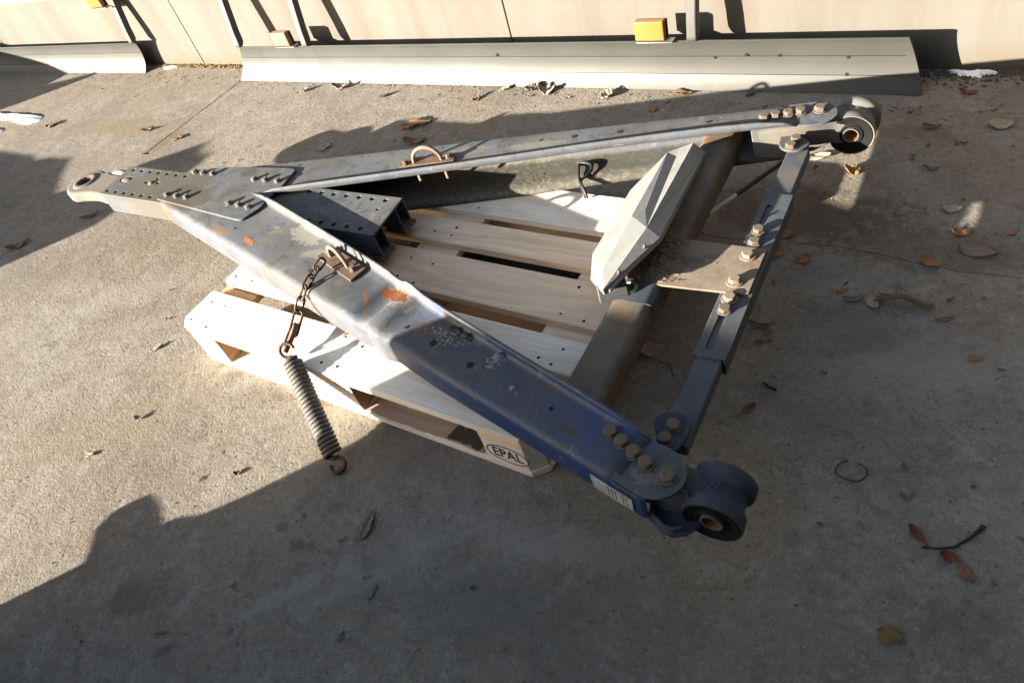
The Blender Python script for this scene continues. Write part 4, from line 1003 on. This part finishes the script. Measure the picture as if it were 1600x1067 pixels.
cR = Vector((.478, .012, .176)); n1 = Vector((.83, .5, -.1)).normalized(); n2 = Vector((-.25, .55, .8)); n2 = (n2-n1*n2.dot(n1)).normalized()
for k in range(22): a = R(-60-290*k/21); ring.append(cR+n1*math.cos(a)*.0185+n2*math.sin(a)*.0185)
at_world(link("spring_hook", fromdata(*tube_data(ring, .0046, 9)), "chain", smooth=60), SP)
ring = []; cR = Vector((.706, -.152, .0175)); n1 = (ax*1.0); n1.z = -.25; n1.normalize(); n2 = Vector((-n1.y, n1.x, 0)).normalized()
for k in range(22): a = R(185-300*k/21-0); ring.append(cR+n1*math.cos(a)*.0185+n2*math.sin(a)*.0185+Vector((0, 0, -.006*k/21)))
ring = smooth_path([pts[-9], pts[-1], ring[0]], 5)+ring[1:]
at_world(link("spring_hook", fromdata(*tube_data(ring, .0056, 9)), "chain", smooth=60), SP)

# ------------------------------------------------------------------ leaves and litter
def leaf(label, x, y, L, W, mat, seed, rot=0, curl=.4, z=.004, cat="leaf", group="fallen leaves on the concrete", thick=.0006, name="fallen_leaf", jag=.16, shape=0):
    r = random.Random(seed); nu, nv = 14, 8; vs = []
    jr_ = [1+r.uniform(-jag, jag) for _ in range(nu+1)]; jl_ = [1+r.uniform(-jag, jag) for _ in range(nu+1)]
    ph = r.uniform(0, 6)
    for i in range(nu+1):
        u = i/nu; w_ = math.sin(math.pi*min(1, max(0, u))**(.85 if shape == 0 else .6))**.62*.5*W if 0 < u < 1 else .03*W
        for j in range(nv+1):
            v = -1+2*j/nv; ww = w_*(jr_[i] if v > 0 else jl_[i])
            zz = curl*L*.35*((2*u-1)**2)*(.6+.4*math.sin(ph))+curl*W*.5*v*v*(.5+.5*math.sin(ph+3*u))+math.sin(u*7+ph)*L*.03+math.sin(v*4+ph*2+u*5)*W*.05
            vs.append((L*(u-.5), v*ww, zz))
    mz = min(v[2] for v in vs); vs = [(a, b, c-mz) for a, b, c in vs]
    fs = [[i*(nv+1)+j, (i+1)*(nv+1)+j, (i+1)*(nv+1)+j+1, i*(nv+1)+j+1] for i in range(nu) for j in range(nv)]
    o = link(name, fromdata(vs, fs), LEAF[mat], smooth=70, solid=thick, off=0)
    o.location = (x, y, .0008+thick); o.rotation_euler.z = R(rot)
    tag(o, label, cat, group); return o
LV = [
 ("large pale beige leaf in the shade near the right end of the wall", 1.861, 1.477, .062, .046, "beige", 5, .15),
 ("pale beige round leaf beside the small patch of sunlight at right", 1.803, 1.087, .044, .032, "beige", 20, .15),
 ("small tan leaf just below the round beige leaf at right", 1.837, 1.000, .042, .026, "orange", 10, .3),
 ("large curled greyish leaf at the right edge near the long crack", 1.878, .936, .082, .038, "grey", -8, .5),
 ("tan leaf lying on the long crack in the concrete", 1.791, .874, .048, .026, "orange", -20, .35),
 ("round orange leaf on the bare shaded concrete right of the tie bar", 1.514, .822, .038, .036, "orange", 60, .35),
 ("curled orange leaf on the lit concrete below the far bearing", 1.548, 1.208, .048, .038, "orange", 10, .8),
 ("crumpled tan leaf between the tie bar and the far bearing", 1.440, 1.262, .066, .034, "beige", 10, .7),
 ("orange leaf lying beside the straight edge of the tie bar", 1.452, .905, .040, .030, "orange", 20, .5),
 ("brown leaf half hidden by the tie bar beside the muddy plate", 1.446, .826, .040, .030, "orange", 80, .4),
 ("large beige leaf with a dark stalk under the drawbar by the rusty tube", 1.272, .425, .064, .054, "beige", 40, .3),
 ("long curled olive leaf right of the tie bar sleeve", 1.487, .570, .066, .018, "brown", 15, .5),
 ("small brown leaf right of the tie bar near the near bearing", 1.537, .327, .036, .018, "brown", 60, .5),
 ("glossy reddish brown leaf at the lower right", 1.893, .152, .044, .016, "red", -38, .4),
 ("bright red leaf below the black twig at lower right", 1.945, .131, .028, .022, "red", 10, .4),
 ("brown leaf tip touching the bright red leaf", 1.972, .112, .044, .018, "brown", -50, .6),
 ("dull yellow leaf alone in the lower right corner", 1.888, -.045, .040, .030, "yellow", 0, .4),
 ("round beige leaf in the drawbar's shadow behind the cover plate", -.424, 1.055, .058, .050, "beige", 20, .1),
 ("small dark curled leaf on the concrete behind the far bearing", 1.697, 1.446, .050, .020, "brown", 0, .5),
 ("reddish leaf by the foot of the wall at right", 1.76, 1.64, .050, .022, "red", -5, .4),
 ("small orange leaf right of the gusset plate", 1.628, .734, .026, .014, "orange", 30, .4),
 ("small brown leaf left of the curled strip", 1.50, .52, .022, .014, "brown", 30, .4),
 ("dark brown leaf at the right near the curled strip", 1.848, .698, .036, .014, "brown", 20, .6),
 ("faint olive leaf in the middle of the shaded concrete at right", 1.73, 1.25, .040, .014, "brown", 0, .5),
 ("tiny orange leaf at the right edge of the picture", 1.935, 1.02, .022, .016, "orange", 0, .4),
 ("brown leaf at the right edge near the curled grey leaf", 1.92, .60, .026, .014, "orange", 0, .4),
]
for i, (lab, x, y, L_, W_, mt, rot, cu) in enumerate(LV): leaf(lab, x, y, L_, W_, mt, 100+i, rot, cu)
# bark-like flakes and chips
FL = [
 ("flaky brown bark piece in the drawbar's shadow, the larger one", -.087, 1.262, .135, .060, "brown", 28, .12, "bark"),
 ("smaller flaky brown bark piece beside the far beam", -.010, 1.150, .10, .045, "brown", 12, .12, "bark"),
 ("ragged strip of bark on the shaded concrete below the spring", .874, -.246, .074, .024, "bark", 108, .25, "bark"),
 ("pale wood chip on the shaded concrete at the lower left", .585, -.640, .034, .009, "bark", 20, .15, "wood chip"),
 ("greyish twig fragment right of the wood chip on the shaded concrete", .985, -.366, .038, .010, "bark", 95, .2, "wood chip"),
 ("pale chip beside its own shadow left of the pallet", -.21, -.032, .044, .016, "pale", 60, .8, "chip"),
 ("small pale pebble-like chip left of the spring", -.012, -.253, .022, .014, "pale", 20, .8, "chip"),
 ("brown chip in the sun at the lower left", -.055, -.400, .026, .014, "pale", 30, .6, "chip"),
 ("dark chip on the sunlit concrete below the pallet", .446, -.269, .018, .012, "stone", 30, .8, "chip"),
 ("brown leaf scrap in the left shadow", -1.477, .179, .10, .045, "brown", 50, .3, "leaf scrap"),
 ("dark leaf scrap in the left shadow below the coupling eye", -1.27, .42, .09, .02, "stone", 50, .3, "leaf scrap"),
 ("reddish brown leaf scrap right of the large snow patch", -2.50, .985, .08, .05, "brown", 20, .3, "leaf scrap"),
 ("tan litter on the concrete by the slab joint", -1.36, 1.00, .07, .035, "brown", 20, .3, "leaf scrap"),
 ("dry grey litter left of the slab joint", -1.66, 1.03, .10, .03, "brown", 12, .3, "leaf scrap"),
 ("pale scrap standing on the concrete before the long guard, leftmost", -.911, 1.452, .045, .028, "pale", 30, .9, "litter"),
 ("brown folded scrap before the long guard, second from the left", -.703, 1.489, .085, .03, "beige", 10, .7, "litter"),
 ("dark grey chip before the middle of the long guard", -.405, 1.446, .045, .022, "stone", 30, .9, "litter"),
 ("brown crumpled scrap below the middle of the long guard", .079, 1.466, .045, .028, "brown", 60, .9, "litter"),
 ("pale curled scrap close to the long guard", .171, 1.545, .050, .024, "pale", 30, .9, "litter"),
 ("brown curled leaf at the foot of the long guard", .300, 1.548, .060, .040, "grey", 20, 1.0, "litter"),
 ("crumpled pale leaf at the foot of the long guard, right of the brown one", .372, 1.545, .070, .045, "pale", 10, 1.0, "litter"),
 ("whitish crumpled scrap at the foot of the long guard, before its amber lamp", .632, 1.530, .050, .040, "pale", 60, .9, "litter"),
 ("orange brown leaf before the long guard in the drawbar's shadow", .842, 1.462, .036, .028, "orange", 50, .3, "litter"),
 ("flat brown leaves at the foot of the long guard", .90, 1.568, .085, .035, "brown", 5, .3, "litter"),
 ("bluish pebble behind the far end of the drawbar", 1.138, 1.578, .028, .020, "stone", 30, .8, "litter"),
]
for i, (lab, x, y, L_, W_, mt, rot, cu, cat) in enumerate(FL):
    leaf(lab, x, y, L_, W_, mt, 300+i, rot, cu, cat=cat, group="litter on the concrete", name=cat.replace(" ", "_"), jag=.45, thick=.0016)
# curled rusty strip, twig, wire ring
def strip_path(pts, w_, side):
    vs = []; 
    for p in pts: vs += [Vector(p)+Vector(side)*w_/2, Vector(p)-Vector(side)*w_/2]
    return fromdata(vs, [[2*i, 2*i+1, 2*i+3, 2*i+2] for i in range(len(pts)-1)])
c0 = Vector((1.757, .725, 0))
o = link("bent_metal_strip", strip_path([c0+Vector((x, .002*math.sin(x*60), z)) for x, z in ((-.055, .004), (-.040, .010), (-.022, .018), (-.004, .0235), (.004, .0235), (.016, .018), (.034, .012), (.052, .010), (.066, .012))], .021, (0.1, .95, -.25)), "rust", smooth=60, solid=.0015, off=0)
tag(o, "bent glossy brown metal strip lying among leaf scraps right of the tie bar", "metal strip")
leaf("broken tan leaf at the left end of the bent metal strip", 1.700, .708, .045, .026, "beige", 501, -50, .5)
leaf("tan leaf scrap behind the bent metal strip", 1.722, .752, .036, .016, "beige", 502, 10, .5)
leaf("dark frayed scrap left of the bent metal strip", 1.660, .712, .055, .018, "bark", 503, 30, .4, cat="leaf scrap")
o = link("black_twig", fromdata(*tube_data([(1.903, .132, .004), (1.925, .138, .0035), (1.950, .152, .003), (1.968, .176, .004), (1.980, .196, .006), (1.986, .208, .007)], [.0018, .002, .0024, .0026, .0034, .005], 7)), LEAF["black"], smooth=60)
tag(o, "curved black twig with a thicker end at the lower right", "twig")
rg_ = [(1.762+.027*math.cos(R(a))*(1+.1*math.sin(R(2*a))), .245+.023*math.sin(R(a)), .0035+.002*math.sin(R(3*a))) for a in range(-245, 85, 14)]
o = link("wire_ring", fromdata(*tube_data(rg_, .0012, 6)), LEAF["black"], smooth=60); tag(o, "thin dark open loop of wire on the shaded concrete", "wire ring")
o = link("grass_stalk", fromdata(*tube_data([(1.79, .205, .004), (1.812, .185, .003), (1.833, .178, .002)], .0010, 5)), LEAF["bark"], smooth=60); tag(o, "thin dry stalk below the wire loop", "stalk")
o = link("wire_stub", fromdata(*tube_data([(1.300, .395, .003), (1.33, .39, .006), (1.352, .36, .002)], .0013, 5)), LEAF["black"], smooth=60); tag(o, "thin dark stalk beside the large beige leaf", "stalk")
o = link("dark_twig", fromdata(*tube_data([(1.545, .405, .004), (1.56, .392, .010), (1.575, .395, .003)], .003, 6)), LEAF["black"], smooth=60); tag(o, "short dark twig close to the tie bar's lower end", "twig")
def scraps(name, n, area, mats, seed):
    r = random.Random(seed); V_, F_ = [], []
    for i in range(n):
        x, y = area(r)
        o = leaf("x", x, y, r.uniform(.007, .024), r.uniform(.005, .011), mats, seed+i, r.uniform(0, 180), r.uniform(.2, .7), name="tmp", jag=.4, thick=0)
        M_ = Matrix.Translation((x, y, .001)) @ Matrix.Rotation(o.rotation_euler.z, 4, 'Z')
        k = len(V_); V_ += [M_ @ v.co for v in o.data.vertices]; F_ += [[j+k for j in p.vertices] for p in o.data.polygons]
        me = o.data; bpy.data.objects.remove(o); bpy.data.meshes.remove(me)
    return stuff(link(name, fromdata(V_, F_), LEAF[mats], ground, smooth=70))
A1 = lambda r: (r.uniform(-2.6, 1.2), r.uniform(.0, 1.55)); A2 = lambda r: (r.uniform(.3, 1.7), r.uniform(-.75, -.15)); A3 = lambda r: (r.uniform(1.4, 2.1), r.uniform(.1, 1.65))
scraps("brown_leaf_scraps", 26, A1, "brown", 1001); scraps("dark_scraps", 20, A1, "stone", 1101); scraps("brown_leaf_scraps", 12, A2, "bark", 1201); scraps("dark_scraps", 10, A2, "stone", 1301)
scraps("brown_leaf_scraps", 14, A3, "brown", 1401); scraps("dark_scraps", 14, A3, "stone", 1501); scraps("pale_scraps", 14, A3, "bark", 1601)
scraps("guard_foot_scraps", 34, lambda r: (r.uniform(-3.3, 1.9), 1.545+.03*r.uniform(-1, 1)-abs(r.gauss(0, .03))), "brown", 1701)
scraps("guard_foot_scraps", 16, lambda r: (r.uniform(-1.3, 1.7), 1.555-abs(r.gauss(0, .03))), "pale", 1801)
